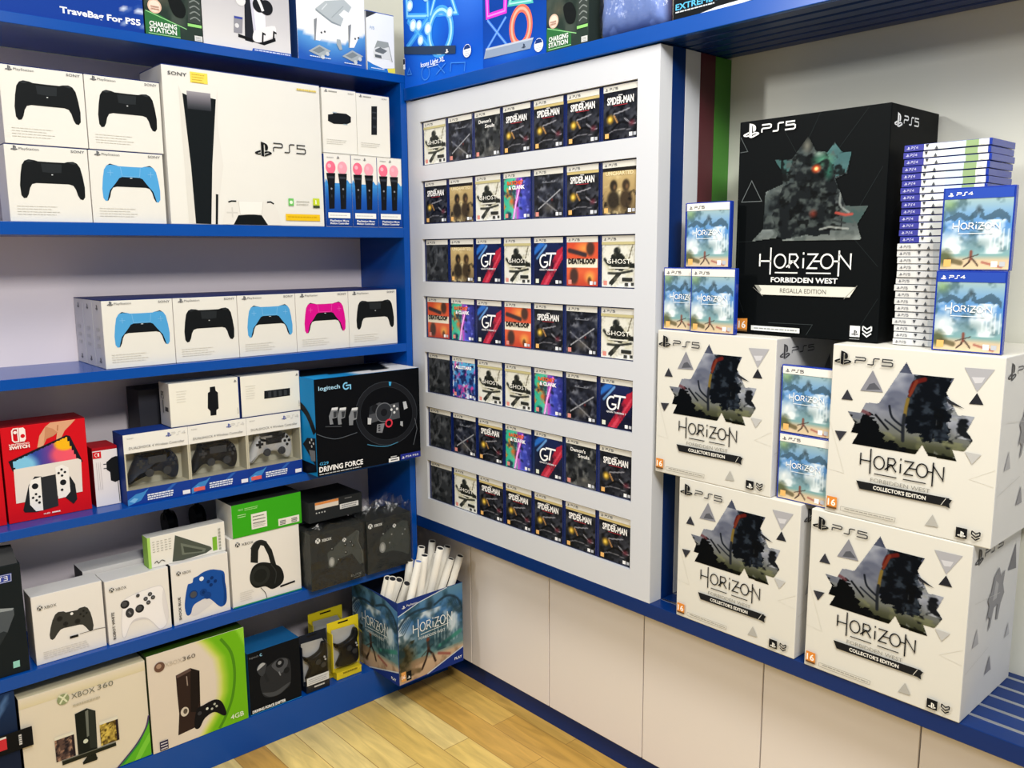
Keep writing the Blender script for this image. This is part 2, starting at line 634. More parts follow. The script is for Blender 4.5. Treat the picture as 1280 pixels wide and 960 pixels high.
# ------------------------------------------------------------------ the setting
def floor_material():
    m = bpy.data.materials.new('wood_plank_floor')
    m.use_nodes = True
    nt = m.node_tree
    L = nt.links.new
    b = nt.nodes['Principled BSDF']
    tc = nt.nodes.new('ShaderNodeTexCoord')
    br = nt.nodes.new('ShaderNodeTexBrick')
    br.offset = 0.37
    br.inputs['Scale'].default_value = 1.0
    br.inputs['Brick Width'].default_value = 0.62
    br.inputs['Row Height'].default_value = 0.098
    br.inputs['Mortar Size'].default_value = 0.0012
    br.inputs['Mortar Smooth'].default_value = 0.3
    br.inputs['Color1'].default_value = (0, 0, 0, 1)
    br.inputs['Color2'].default_value = (1, 1, 1, 1)
    br.inputs['Mortar'].default_value = (0.0, 0.0, 0.0, 1)
    L(tc.outputs['Object'], br.inputs['Vector'])
    ramp = nt.nodes.new('ShaderNodeValToRGB')
    e = ramp.color_ramp.elements
    e[0].position, e[0].color = 0.0, lin('#cc9c48')
    e[1].position, e[1].color = 1.0, lin('#f4da90')
    for p, c in ((0.3, '#e0b962'), (0.6, '#eac972')):
        q = e.new(p)
        q.color = lin(c)
    L(br.outputs['Color'], ramp.inputs['Fac'])
    mp = nt.nodes.new('ShaderNodeMapping')
    mp.inputs['Scale'].default_value = (2.2, 16, 1)
    L(tc.outputs['Object'], mp.inputs['Vector'])
    n = nt.nodes.new('ShaderNodeTexNoise')
    n.inputs['Scale'].default_value = 2.2
    n.inputs['Detail'].default_value = 8
    n.inputs['Distortion'].default_value = 0.9
    L(mp.outputs['Vector'], n.inputs['Vector'])
    mr = nt.nodes.new('ShaderNodeMapRange')
    mr.inputs['From Min'].default_value = 0.3
    mr.inputs['From Max'].default_value = 0.7
    mr.inputs['To Min'].default_value = 0.74
    mr.inputs['To Max'].default_value = 1.12
    L(n.outputs['Fac'], mr.inputs['Value'])
    sc = nt.nodes.new('ShaderNodeVectorMath')
    sc.operation = 'SCALE'
    L(ramp.outputs['Color'], sc.inputs[0])
    L(mr.outputs[0], sc.inputs['Scale'])
    mx = nt.nodes.new('ShaderNodeMix')
    mx.data_type = 'RGBA'
    L(br.outputs['Fac'], mx.inputs['Factor'])
    L(sc.outputs[0], mx.inputs['A'])
    mx.inputs['B'].default_value = lin('#a27a3e')
    L(mx.outputs['Result'], b.inputs['Base Color'])
    b.inputs['Roughness'].default_value = 0.38
    return m


def slab(name, b, mat, kind='structure', parent=None, bevel=0.0):
    o = box_obj(name, mat, b, parent, bevel=bevel)
    if parent is not None: o.location = -parent.location
    if kind: o['kind'] = kind
    return o


XE = 2.45        # how far the corner's right side is built
YN = -1.75       # how far the left shelving is built
WY = 0.285       # the wall behind the right side
WX = -0.275      # the wall behind the left shelving

fl = slab('floor', (-0.35, -3.6, -0.05, 3.6, 0.35, 0.0), floor_material())
slab('wall_back', (WX - 0.06, WY, 0, XE, WY + 0.06, 3.0), M['wall'])
slab('wall_left', (WX - 0.06, YN, 0, WX, WY, 3.0), M['wall'])
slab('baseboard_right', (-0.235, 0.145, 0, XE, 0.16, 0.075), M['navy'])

# side of the niche: four upright boards of different colours, one behind the other
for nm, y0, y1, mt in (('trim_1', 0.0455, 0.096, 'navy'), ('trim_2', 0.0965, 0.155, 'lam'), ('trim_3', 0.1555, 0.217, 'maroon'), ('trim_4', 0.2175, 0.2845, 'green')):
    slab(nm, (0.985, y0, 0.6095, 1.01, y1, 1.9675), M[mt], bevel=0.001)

# left shelving: one fixture with its boards
ZS = dict(A=1.573, B=1.2, C=0.829, D=0.4585, F=2.047)
su = tag(empty('shelving_unit', (-0.135, -0.88, 0)), 'tall blue shelving unit with six levels along the left side, filled with boxes', 'shelving')


def sub(name, b, mat, parent, bevel=0.001):
    return slab(name, b, M[mat], None, parent, bevel)


sub('back_panel', (WX + 0.001, YN, 0.0, WX + 0.008, 0.121, 2.02), 'back', su, 0)
sub('upright', (WX + 0.008, -0.0235, 0.4245, 0.0, -0.0005, 2.022), 'blue', su)
sub('upright', (WX + 0.008, YN, 0.11, 0.0, YN + 0.0235, 2.022), 'blue', su)
for k, t in (('A', .031), ('B', .027), ('C', .024), ('D', .034)):
    sub('shelf', (WX + 0.008, YN + 0.0236, ZS[k] - t, 0.0, -0.0236, ZS[k]), 'blue', su)
sub('shelf', (WX + 0.008, YN, 2.022, 0.0, 0.0, ZS['F']), 'blue', su)
sub('plinth', (WX + 0.008, YN, 0.0, 0.0, 0.121, 0.11), 'blue', su)

# base cabinets, each with its own door
names = ['narrow white base cabinet behind the poster bin in the corner', 'white base cabinet with flat door, first one right of the poster bin',
         'white base cabinet with flat door, below the right half of the game display', 'white base cabinet with flat door below the lower smaller collector carton',
         'white base cabinet with flat door below the front edge of the bare striped worktop', 'white base cabinet end door beyond the stacked cartons']
xs = [-0.235, 0.138, 0.522, 0.896, 1.267, 1.64, 2.02]
for i in range(6):
    r = tag(empty('base_cabinet', ((xs[i] + xs[i + 1]) / 2, 0.2, 0.0755)), names[i], 'cabinet', 'white base cabinets under the worktop')
    a, b = xs[i] + 0.001, xs[i + 1] - 0.001
    sub('carcass', (a, 0.1405, 0.0755, b, WY - 0.001, 0.5705), 'door', r, 0)
    sub('door', (a + 0.0006, 0.122, 0.0755, b - 0.0006, 0.14, 0.5685), 'door', r, 0.0015)

# worktop with aluminium strips let into the open part
wt = tag(empty('worktop', (1.2, 0.14, 0.571)), 'long blue worktop with silver inlay strips running along the right side', 'worktop')
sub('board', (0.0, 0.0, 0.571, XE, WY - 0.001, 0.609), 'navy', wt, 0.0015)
for y in (0.048, 0.1, 0.152, 0.204, 0.256):
    sub('inlay_strip', (1.012, y - 0.0045, 0.6085, XE - 0.01, y + 0.0045, 0.6098), 'alu', wt, 0.0004)

# overhead shelf on the right side with a grooved underside
oh = tag(empty('overhead_shelf', (1.2, 0.14, 1.968)), 'blue overhead shelf with dark grooved underside above the display and cartons', 'shelf')
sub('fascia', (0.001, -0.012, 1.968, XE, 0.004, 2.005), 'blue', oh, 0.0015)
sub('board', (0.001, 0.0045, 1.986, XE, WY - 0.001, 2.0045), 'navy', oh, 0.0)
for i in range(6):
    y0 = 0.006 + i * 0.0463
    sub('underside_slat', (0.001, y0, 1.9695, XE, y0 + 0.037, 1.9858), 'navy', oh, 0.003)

# ------------------------------------------------------------------ white display board with seven rows of game cases
DX, DT, DP, DH = (0.067, 0.9437), 1.8973, 0.18055, 0.1336
db = tag(empty('display_board', (0.505, 0.02, 0.609)), 'tall white display board with seven slots of game cases standing on the worktop', 'display board')


def display_frame():
    bm = bmesh.new()
    x0, x1, z0, z1 = 0.0005, 1.01, 0.6095, 1.9645
    yf, yr, yb = 0.0, 0.0215, 0.045
    def q(*p): bm.faces.new([bm.verts.new(Vector(v)) for v in p])
    zs = [z1]
    for i in range(7): zs += [DT - i * DP, DT - i * DP - DH]
    zs.append(z0)
    for i in range(0, len(zs), 2): q((x0, yf, zs[i + 1]), (x1, yf, zs[i + 1]), (x1, yf, zs[i]), (x0, yf, zs[i]))
    for i in range(1, len(zs) - 1, 2):
        a, b = zs[i + 1], zs[i]
        q((x0, yf, a), (DX[0], yf, a), (DX[0], yf, b), (x0, yf, b))
        q((DX[1], yf, a), (x1, yf, a), (x1, yf, b), (DX[1], yf, b))
        q((DX[0], yf, a), (DX[0], yr, a), (DX[0], yr, b), (DX[0], yf, b))
        q((DX[1], yf, a), (DX[1], yr, a), (DX[1], yr, b), (DX[1], yf, b))
        q((DX[0], yf, a), (DX[1], yf, a), (DX[1], yr, a), (DX[0], yr, a))
        q((DX[0], yf, b), (DX[1], yf, b), (DX[1], yr, b), (DX[0], yr, b))
    q((x0, yf, z0), (x0, yb, z0), (x0, yb, z1), (x0, yf, z1))
    q((x1, yf, z0), (x1, yb, z0), (x1, yb, z1), (x1, yf, z1))
    q((x0, yf, z1), (x1, yf, z1), (x1, yb, z1), (x0, yb, z1))
    q((x0, yf, z0), (x1, yf, z0), (x1, yb, z0), (x0, yb, z0))
    bmesh.ops.remove_doubles(bm, verts=bm.verts[:], dist=1e-5)
    o = bm_obj('frame', bm, M['lam'], db)
    o.location = -db.location


display_frame()
sub('backing_board', (0.002, 0.0215, 0.612, 1.008, 0.0445, 1.962), 'navy', db, 0)


# ------------------------------------------------------------------ pictures for the game cases
def pic(kind, nx=40, ny=48):
    p = Paint(nx, ny)
    if kind == 'spider':
        p.grad([(0, '#15171c'), (.5, '#23252c'), (1, '#191b22')])
        p.cloud(6, 3, '#3b3d45', .4, .75)
        p.cloud(9, 4, '#0b0c10', .5, .7)
        p.blob(.2, .42, .13, .12, '#d6a72a', 1, .8)
        p.blob(.19, .42, .06, .06, '#f0d060', 1, .8)
        p.stroke([(.3, .5), (.42, .32)], .022, '#b98a52')
        p.stroke([(.3, .52), (.55, .56), (.75, .6)], .018, '#8b8b92', smooth=4)
        p.stroke([(.25, .2), (.5, .34), (.72, .3), (.9, .42)], .03, '#07080b', smooth=4)
        p.stroke([(.6, .42), (.78, .3), (.93, .28)], .014, '#9a9aa2', smooth=4)
        p.blob(.82, .3, .12, .09, '#6b2430', .8, .9)
        p.stroke([(.1, .12), (.4, .2), (.8, .16)], .012, '#6c6c72', smooth=4)
    elif kind == 'masks':
        p.grad([(0, '#20222b'), (.5, '#272b38'), (1, '#14171f')])
        p.cloud(6, 8, '#6b6e78', .5, .8)
        p.cloud(8, 9, '#0e1016', .45, .7)
        p.stroke([(.15, .2), (.9, .62)], .018, '#a2a4aa')
        p.stroke([(.12, .5), (.8, .12)], .02, '#7d7f86')
        p.blob(.5, .22, .3, .16, '#8b8478', .55, 1)
        p.blob(.22, .42, .12, .1, '#55596a', .9, 1)
        p.blob(.62, .4, .05, .05, '#7a2a28', .9, 1)
        for cx in (.36, .66):
            p.blob(cx, .82, .1, .035, '#a9abb2', .9, .6)
            p.blob(cx, .82, .05, .02, '#1c1f28', 1, .6)
    elif kind == 'souls':
        p.grad([(0, '#4d4d4c'), (.35, '#2a2d31'), (1, '#1f2328')])
        p.cloud(6, 14, '#6f716f', .5, .8)
        p.cloud(9, 15, '#101316', .45, .65)
        p.blob(.5, .3, .09, .22, '#12151a', 1, .5)
        p.blob(.5, .5, .16, .1, '#77797a', .6, 1)
        p.blob(.6, .18, .25, .08, '#8e8b80', .6, 1)
    elif kind == 'ghost':
        p.grad([(0, '#e2e2da'), (1, '#dad9cc')])
        p.cloud(5, 21, '#c6c3a6', .5, .8)
        p.blob(.45, .78, .12, .1, '#1d211f', 1, .3)
        p.poly([(.3, .72), (.6, .74), (.72, .6), (.98, .5), (.98, .4), (.7, .44), (.62, .34), (.3, .4), (.22, .55)], '#20231f')
        p.stroke([(.08, .6), (.2, .5), (.35, .52)], .05, '#252824', smooth=3)
        p.stroke([(.9, .9), (.8, .62)], .02, '#5a523c')
        p.stroke([(.2, .3), (.5, .3), (.9, .36)], .035, '#2a2d29', smooth=3)
        p.poly([(.2, .08), (.5, .34), (.42, .3), (.62, .32), (.45, .16), (.3, .02)], '#2a2d29')
        p.cloud(10, 22, '#8b8a78', .6, .8, .5)
    elif kind == 'duo':
        p.grad([(0, '#6b5c40'), (.45, '#a48c5e'), (1, '#c4ad78')])
        p.cloud(6, 31, '#d8c694', .55, .8)
        for cx, t in ((.32, '#2b251d'), (.68, '#3a2f22')):
            p.blob(cx, .6, .13, .15, t, 1, .35)
            p.blob(cx + .03, .57, .06, .08, '#7a5c3e', .8, .7)
            p.blob(cx, .3, .22, .24, t, .95, .35)
        p.cloud(10, 32, '#141210', .55, .75, .8, (p.y < .5) * 1.0)
        p.poly([(0, .9), (1, .9), (1, 1), (0, 1)], '#1c1a18')
    elif kind == 'split':
        p.grad([(0, '#2fae8e'), (.42, '#59c5a2'), (.5, '#c04fc0'), (.62, '#4a4fc0'), (1, '#252a72')], 'x')
        p.cloud(7, 41, '#e08a2c', .55, .7, .9, (p.x < .42) * 1.0)
        p.cloud(8, 42, '#16203c', .5, .7, .8)
        p.cloud(8, 43, '#6f78e4', .55, .75, .9, (p.x > .55) * 1.0)
        p.blob(.3, .42, .14, .16, '#d3602e', .8, .8)
        p.blob(.72, .38, .16, .16, '#2d3aa8', .8, .8)
        p.stroke([(.66, .92), (.46, .4), (.36, .0)], .05, '#e557d6')
        p.stroke([(.66, .92), (.46, .4), (.36, .0)], .018, '#ffe0ff')
    elif kind == 'race':
        p.grad([(0, '#141628'), (1, '#182552')])
        p.stroke([(.0, .78), (.35, 1.0)], .1, '#2b6fc9', .9)
        p.stroke([(.1, .62), (.42, .92)], .04, '#79b4f0', .8)
        p.poly([(.22, .0), (.5, .0), (1, .62), (1, .9), (.8, .8)], '#b0243a')
        p.poly([(.32, .0), (.42, .0), (.98, .7), (.98, .78)], '#e0566a', .6)
        p.cloud(8, 51, '#0a0d1c', .55, .8, .7)
        p.blob(.4, .52, .36, .26, '#10142a', .75, .6)
    elif kind == 'loop':
        p.grad([(0, '#b8402c'), (.3, '#d8613c'), (1, '#cf4a30')])
        p.blob(.55, .85, .35, .22, '#f0a24e', .9, 1)
        p.blob(.75, .2, .22, .18, '#f2c25a', .9, 1)
        p.blob(.76, .84, .16, .2, '#43302a', .95, .4)
        p.stroke([(.08, .8), (.3, .76), (.6, .7)], .07, '#3a2f33', smooth=3)
        p.blob(.24, .22, .17, .24, '#40302c', .95, .4)
        p.blob(.74, .12, .08, .12, '#5c3a26', .95, .5)
        p.poly([(0, .42), (1, .42), (1, .6), (0, .6)], '#e9e2cd')
    elif kind == 'stars':
        p.grad([(0, '#2d3a8c'), (.5, '#3a7fc4'), (1, '#5fb4e0')])
        p.cloud(6, 61, '#e8f2fb', .5, .7, .9)
        p.cloud(7, 62, '#d0449a', .58, .72, .9)
        p.cloud(9, 63, '#1a2050', .52, .68, .9)
    elif kind == 'coast':
        p.grad([(0, '#d9c4a0'), (.13, '#c9b697'), (.2, '#7aa3a4'), (.42, '#7d9db4'), (.62, '#4f86c4'), (.85, '#7fa5c2'), (1, '#9ab4b4')])
        p.cloud(5, 71, '#e9f0f2', .48, .68, .85, ((p.y > .22) & (p.y < .7)) * 1.0)
        p.blob(.08, .35, .2, .24, '#e9edea', .75, .9)
        p.cloud(7, 72, '#3e5a62', .55, .72, .7, (p.y > .25) * 1.0)
        p.blob(.08, .93, .16, .12, '#7fa05c', .7, 1)
        p.blob(.55, .36, .32, .12, '#5f7d80', .7, 1)
        n = p.noise(12, 73) - .5
        p.x, p.y = p.x + n * .05, p.y + n * .06
        p.poly([(.5, .86), (.38, .75), (.22, .82), (.02, .72), (.03, .66), (.1, .71), (.16, .67), (.22, .73), (.3, .69), (.4, .69), (.5, .74)], '#3a5262', .75)
        p.poly([(.54, .86), (.62, .76), (.8, .84), (.98, .72), (.98, .64), (.9, .71), (.85, .67), (.8, .73), (.7, .69), (.62, .69), (.54, .74)], '#3a5262', .75)
        p.x, p.y = p.x - n * .05, p.y - n * .06
        p.blob(.52, .84, .06, .09, '#3d4d55', .9, .8)
        for k in range(5): p.stroke([(.72 + .06 * k, .56), (.72 + .06 * k, .28)], .012, '#dce8ea', .7)
        p.blob(.05, .16, .18, .16, '#51583a', .9, .6)
        p.stroke([(.3, .09), (.12, .13)], .05, '#5a5238', .8)
        p.stroke([(.45, .19), (.43, .1), (.36, .04)], .016, '#40302c')
        p.stroke([(.45, .17), (.52, .1), (.56, .05)], .016, '#40302c')
        p.stroke([(.45, .25), (.45, .15)], .03, '#7c4a3e')
        p.stroke([(.34, .14), (.56, .21)], .01, '#4a3a34')
        p.stroke([(.62, .1), (.9, .03)], .022, '#a05a50', .8)
    elif kind == 'dim':
        p.grad([(0, '#2a2d30'), (1, '#383b40')])
        p.cloud(7, 81, '#63676b', .5, .8, .8)
        p.cloud(9, 82, '#16191c', .48, .68, .9)
        p.stroke([(.2, .2), (.45, .5), (.5, .85)], .03, '#585c60', .7, smooth=4)
    return p.im


GOLD = '#c6b377'


def cover_art(a, kind, header='#e6e4dc', gold=False, digit='5', bluehead=False):
    """cover sheet picture with its header; lettering goes into a second Art"""
    a.grid(pic(kind, 60, 72) if kind == 'coast' else pic(kind), 0, 0, 1, .9 if not bluehead else .875)
    if gold: a.rect(0, .83, 1, .885, GOLD)


def cover_letters(a, kind, digit='5', bluehead=False, dimmed=False):
    W = a.w
    white = '#a9aaac' if dimmed else '#f2f1ee'
    title(a, kind, W, white)


def header_art(a, bluehead, header, digit):
    W = a.w
    ink = '#ffffff' if bluehead else '#3a3d44'
    a.rect(0, .885 if not bluehead else .875, 1, 1, '#2a49a8' if bluehead else header)
    a.ps(.05, .905, .085 * W, ink)
    a.psx(.18, .918, .038 * a.h, ink, digit, wm=.24 * W, th=.0012)


def cover_marks(a, kind):
    if kind not in ('dim',):
        a.rect(.05, .03, .16, .12, '#e8b36a' if kind in ('coast', 'spider', 'duo') else ('#dfe3d0' if kind == 'race' else '#d98c80'))
        a.rect(.75, .03, .84, .1, '#f2f2f2')
        a.rect(.87, .035, .95, .095, '#b9bcc2' if kind not in ('ghost',) else '#3a3c3a')


def title(a, kind, W, white):
    if kind == 'spider':
        a.rect(.44, .795, .56, .815, '#c9c9c9')
        a.text('SPIDER-MAN', .12, .65, .13 * a.h, white, width=.76 * W, bold=.03)
        a.rect(.3, .618, .7, .63, '#a3333c')
    elif kind == 'souls':
        a.text("Demon's", .17, .74, .075 * a.h, white, width=.5 * W, bold=.02)
        a.text('Souls', .42, .63, .075 * a.h, white, width=.38 * W, bold=.02)
    elif kind == 'masks':
        a.rect(.3, .715, .72, .73, '#6c6f78')
    elif kind == 'ghost':
        a.rect(0, .83, 1, .885, '#bdb483')
        a.text('GHOST', .16, .46, .09 * a.h, '#f4f3ea', width=.7 * W)
        a.rect(.22, .36, .8, .39, '#d9d8cc')
        a.rect(.62, .12, .92, .19, '#2a2c2a')
        a.rect(.7, .03, .8, .09, '#3a3c3a')
    elif kind == 'duo':
        a.text('UNCHARTED', .1, .74, .07 * a.h, '#efe0b4', width=.8 * W, bold=.02)
    elif kind == 'split':
        a.text('RATCHET', .14, .74, .075 * a.h, '#e8622c', width=.6 * W, bold=.05)
        a.text('& CLANK', .2, .64, .075 * a.h, '#f2f0f6', width=.6 * W, bold=.05)
    elif kind == 'race':
        a.ring(.36, .5, .14 * W, .045 * W, '#f6f6f6', ry=.13 * a.h, a0=60, a1=340)
        a.line([(.36, .48), (.5, .48)], .04 * W, '#f6f6f6')
        a.line([(.42, .66), (.78, .66)], .045 * W, '#f6f6f6')
        a.line([(.62, .66), (.55, .4)], .05 * W, '#f6f6f6')
        a.text('GRAN TURISMO 7', .2, .3, .035 * a.h, '#e8e8ee', width=.6 * W, bold=.02)
    elif kind == 'loop':
        a.text('DEATHLOOP', .06, .455, .1 * a.h, '#1e1b1a', width=.88 * W, bold=.05)
    elif kind == 'stars':
        a.text('ALLSTARS', .14, .72, .07 * a.h, '#ffffff', width=.72 * W, bold=.04)
    elif kind == 'coast':
        a.hz(.16, .5, .68 * W, .075 * a.h, '#f4f6f6', .0016)
        a.rect(.24, .44, .76, .448, '#e8eef0')


CASES = {}


def make_case(key, kind, w, h, d, gold=False, digit='5', bluehead=False, shell='case', spine=.085, dimmed=False, header='#e6e4dc'):
    """a standing game case: plastic shell > cover sheet > title lettering"""
    if key in CASES:
        return copy_tree(CASES[key])
    r = box_obj('game_case', M[shell], (0, 0, 0, w, d, h), bevel=0.0012)
    cs = w * spine
    cw, ch = w - cs - .0025, h - .005
    Art._last = None
    a = Art(cw, ch)
    cover_art(a, kind, gold=gold, bluehead=bluehead, header=header)
    cover_marks(a, kind)
    c = a.obj('cover_sheet', r, M['gloss'], loc=(cs, 0, .0025))
    b = Art(cw, ch)
    header_art(b, bluehead, header, digit)
    b.obj('header_strip', r, M['gloss'], loc=(cs, 0, .0025))
    if kind != 'dim':
        b = Art(cw, ch)
        cover_letters(b, kind, digit, bluehead, dimmed)
        b.obj('title_lettering', c, M['gloss'])
    CASES[key] = r
    return r


KN = dict(spider='dark game case with white block title', masks='blackish game case with two pale emblems', souls='grey game case with white script title', ghost='cream game case with dark silhouette',
          duo='tan game case with two dark heads', split='teal and violet game case', race='dark blue game case with red diagonal', loop='orange game case with white title band',
          stars='bright blue and pink game case', dim='dull grey game case')
GRID = [['ghost', 'masks', 'souls', 'spider', 'spider*', 'spider*', 'spider'],
        ['spider', 'duo', 'ghost', 'split', 'masks', 'spider*', 'duo'],
        ['dim', 'duo', 'race', 'ghost', 'race', 'loop', 'ghost'],
        ['loop', 'split', 'race', 'loop', 'spider', 'masks', 'ghost'],
        ['dim', 'stars', 'ghost', 'ghost', 'split', 'masks', 'race'],
        ['dim', 'masks', 'spider*', 'split', 'race', 'souls', 'spider'],
        ['dim', 'ghost', 'spider*', 'spider*', 'spider*', 'spider*', 'spider*']]
ORD = ['first', 'second', 'third', 'fourth', 'fifth', 'sixth', 'seventh', 'eighth', 'ninth', 'tenth', 'eleventh', 'twelfth', 'thirteenth', 'fourteenth', 'fifteenth']
ROWN = ['top row', 'second row', 'third row', 'fourth row', 'fifth row', 'sixth row', 'bottom row']
for r, row in enumerate(GRID):
    for c, k in enumerate(row):
        g = k.endswith('*')
        kind = k.rstrip('*')
        cw = (DX[1] - DX[0]) / 7
        o = make_case('board_' + k, kind, cw - .0012, DH - .0012, .0115, gold=g, shell='darkcase', spine=.085, header='#d9d7cd')
        o.location = (DX[0] + c * cw + .0006, .0085, DT - r * DP - DH + .0004)
        tag(o, '%s%s, %s from left, %s of display board' % ('gold-striped ' if g else '', KN[kind], ORD[c], ROWN[r]), 'game case', 'game cases in the white display board')

# ------------------------------------------------------------------ outlines of things printed on the cartons
def mirror(half):
    return half + [(-x, y) for x, y in half[::-1] if x > 1e-6]


PAD_A = mirror([(0, .032), (.2, .03), (.25, .014), (.34, .004), (.40, .03), (.445, .1), (.475, .25), (.497, .43), (.49, .59), (.455, .64), (.41, .63), (.378, .57), (.352, .47), (.315, .405), (.25, .385), (0, .385)])
PAD_A_IN = mirror([(0, .215), (.15, .215), (.2, .235), (.27, .33), (.37, .45), (.405, .56), (.425, .638), (.41, .63), (.378, .57), (.352, .47), (.315, .405), (.25, .385), (0, .385)])


def print_pad_a(a, u, v, wm, col, inner=None, line='#ffffff', dark='#15181b'):
    a.shape(PAD_A, u, v, wm, col, 0)
    if inner:
        a.shape(PAD_A_IN, u, v, wm, inner)
        for s in (-1, 1):
            a.shape([(s * .25, .02), (s * .34, -.006), (s * .39, .025), (s * .33, .012)], u, v, wm, dark)
        T = lambda L: [(u + x * wm / a.fw, v - y * wm / a.fh) for x, y in L]
        a.line(T([(-.17, .045), (-.15, .2), (.15, .2), (.17, .045)]), .0011, line)
        for s, x, y in ((1, -.345, .15), (1, .345, .15)):
            a.line(T([(x - .05, y), (x + .05, y)]), .0012, line)
            a.line(T([(x, y - .05), (x, y + .05)]), .0012, line)
        a.shape([(-.02, .225), (.02, .225), (.02, .235), (-.02, .235)], u, v, wm, '#dfe6ea')
    else:
        a.shape(mirror([(0, .06), (.16, .06), (.145, .2), (0, .21)]), u, v, wm, '#25292c')
        a.shape([(-.012, .232), (.012, .232), (.012, .246), (-.012, .246)], u, v, wm, '#cfd4d6')
        for s in (-1, 1):
            a.shape([(s * .26, .03), (s * .34, .012), (s * .39, .04), (s * .34, .05)], u, v, wm, '#2b2f32')


PAPER = '#dfded7'
LITE = '#8c8c88'


def controller_carton(label, wall, u, z, front, w, h, d, color, inner, line, group, side_marks=False, printed=True):
    o = carton('controller_box', label, 'box', group, wall, u, z, front, w, h, d, {'front': PAPER, 'left': '#e4e0dc', 'rear': PAPER}, lid='#1c2a66')
    if side_marks:
        s = Art(w, h, 'left', d)
        for vv in (.12, .9):
            s.ps(.4, vv - .05, .018, '#55565a')
        for vv in (.3, .42, .54): s.rect(.3, vv, .62, vv + .05, '#d5d2cd')
        s.obj('logo', o)
    if printed:
        a = Art(w, h)
        print_pad_a(a, .54, .815, .79 * w, color, inner, line)
        a.obj('picture_print', o)
        b = Art(w, h)
        b.ps(.075, .915, .015, '#4a4d55')
        b.text('PlayStation', .17, .93, .0052, '#5a5c60', width=.235 * w)
        b.text('SONY', .79, .932, .0058, '#6a6c70', width=.17 * w, bold=.01)
        b.dashes(.09, .2, .6, 4, .035, .0016, '#d5d3ca', seed=3)
        b.obj('lettering', o)
    return o


# shelf A: four controller boxes two by two
GA = 'white controller boxes stacked on the upper shelf'
AW = .182
for lb, u, z, c, i, l in (('white box picturing a black controller, lower left of the two-by-two stack', -1.137, 1.573, '#15181a', None, ''),
                          ('white box picturing a sky-blue controller in the two-by-two stack', -.9535, 1.573, '#4f9fd6', '#14181c', '#7fbbe4'),
                          ('white box picturing a black controller, upper left of the two-by-two stack', -1.133, 1.7535, '#15181a', None, ''),
                          ('white box picturing a black controller, directly above the sky-blue one', -.9495, 1.7535, '#15181a', None, '')):
    controller_carton(lb, 'L', u, z, -.015, AW, .18, .085, c, i, l, GA)

# shelf B: five columns of controller boxes, three deep
GB = 'row of white controller boxes on the second shelf'
BW = .1812
cols_b = [('sky-blue', '#4f9fd6', '#14181c', '#7fbbe4'), ('black', '#15181a', None, ''), ('sky-blue', '#4f9fd6', '#14181c', '#7fbbe4'), ('magenta', '#d3138c', '#14181c', '#ea5cb4'), ('black', '#15181a', None, '')]
pos_b = ['at the near end of the five-box row', 'second along the five-box row', 'in the middle of the five-box row', 'fourth along the five-box row', 'by the blue upright ending the five-box row']
for i, (nm, c, inn, ln) in enumerate(cols_b):
    u = -.951 + i * BW
    controller_carton('white box picturing a %s controller, %s' % (nm, pos_b[i]), 'L', u + .0005, 1.2, -.02, BW - .001, .178, .08, c, inn, ln, GB, side_marks=(i == 0))
    for k in (1, 2):
        controller_carton('white navy-topped box %s behind the %s-controller box %s' % (('directly', 'second')[k - 1], nm, pos_b[i]), 'L', u + .0005, 1.2, -.02 - .082 * k, BW - .001, .178, .08,
                          c, None, '', 'boxes behind the front row on the second shelf', side_marks=(i == 0), printed=False)

# the large console carton
o = carton('console_box', 'largest white box on the upper shelf, picturing a tall black-and-white console', 'box', None, 'L', -.7645, 1.573, -.003, .456, .407, .16, {'front': '#e1e0d9', 'left': '#d9d7d2'}, lid='#2b3f86')
a = Art(.456, .407)
a.poly([(0.09, 0.881), (0.111, 0.821), (0.128, 0.61), (0.139, 0.142), (0.147, 0.005), (0.103, 0.008), (0.098, 0.376)], '#d7d5cd')
a.poly([(0.324, 0.889), (0.309, 0.817), (0.264, 0.387), (0.237, 0.003), (0.266, 0.003), (0.333, 0.392), (0.311, 0.652)], '#dcdad3')
a.poly([(0.112, 0.833), (0.135, 0.824), (0.278, 0.822), (0.309, 0.817), (0.264, 0.387), (0.237, 0.003), (0.144, 0.005), (0.136, 0.378)], '#14191c')
p = Paint(12, 20)
p.grad([(0, '#2a2e33'), (.55, '#6a6870'), (1, '#99969c')])
a.grid(p.im, .137, .738, .277, .85)
a.poly([(0.275, 0.202), (0.29, 0.2), (0.277, 0.003), (0.263, 0.003)], '#14181a')
a.poly([(0.306, .003), (0.33, 0.125), (0.349, 0.152), (0.414, 0.165), (0.584, 0.167), (0.639, 0.161), (0.674, 0.098), (0.69, .003)], '#dfddd6')
a.poly([(0.376, .003), (0.409, 0.066), (0.493, 0.074), (0.56, 0.07), (0.6, .003)], '#121618')
a.poly([(0.414, 0.159), (0.574, 0.162), (0.561, 0.076), (0.421, 0.072)], '#e9e7e1')
a.line([(.414, .159), (.421, .072), (.561, .076), (.574, .162)], .0012, '#c4c2bb')
for q in ([(.335, .083), (.405, .083)], [(.371, .05), (.371, .118)]): a.line(q, .004, '#cfcdc6')
a.line([(.349, .152), (.37, .16), (.4, .16)], .004, '#14181a')
a.line([(.6, .16), (.625, .163), (.645, .15)], .004, '#14181a')
a.obj('picture_print', o)
b = Art(.456, .407)
b.text('SONY', .033, .938, .0085, '#55575a', width=.11 * .456, bold=.015)
b.ps(.535, .47, .052, '#17191b')
b.psx(.66, .51, .023, '#3a3c3e', '5', wm=.222 * .456, th=.003)
b.rect(.722, .038, .965, .084, '#e5bd22')
b.dashes(.735, .06, .95, 1, .02, .003, '#c39a14')
b.rect(.745, .143, .781, .193, '#6dbf62')
b.disc(.763, .166, .005, '#dff0d8')
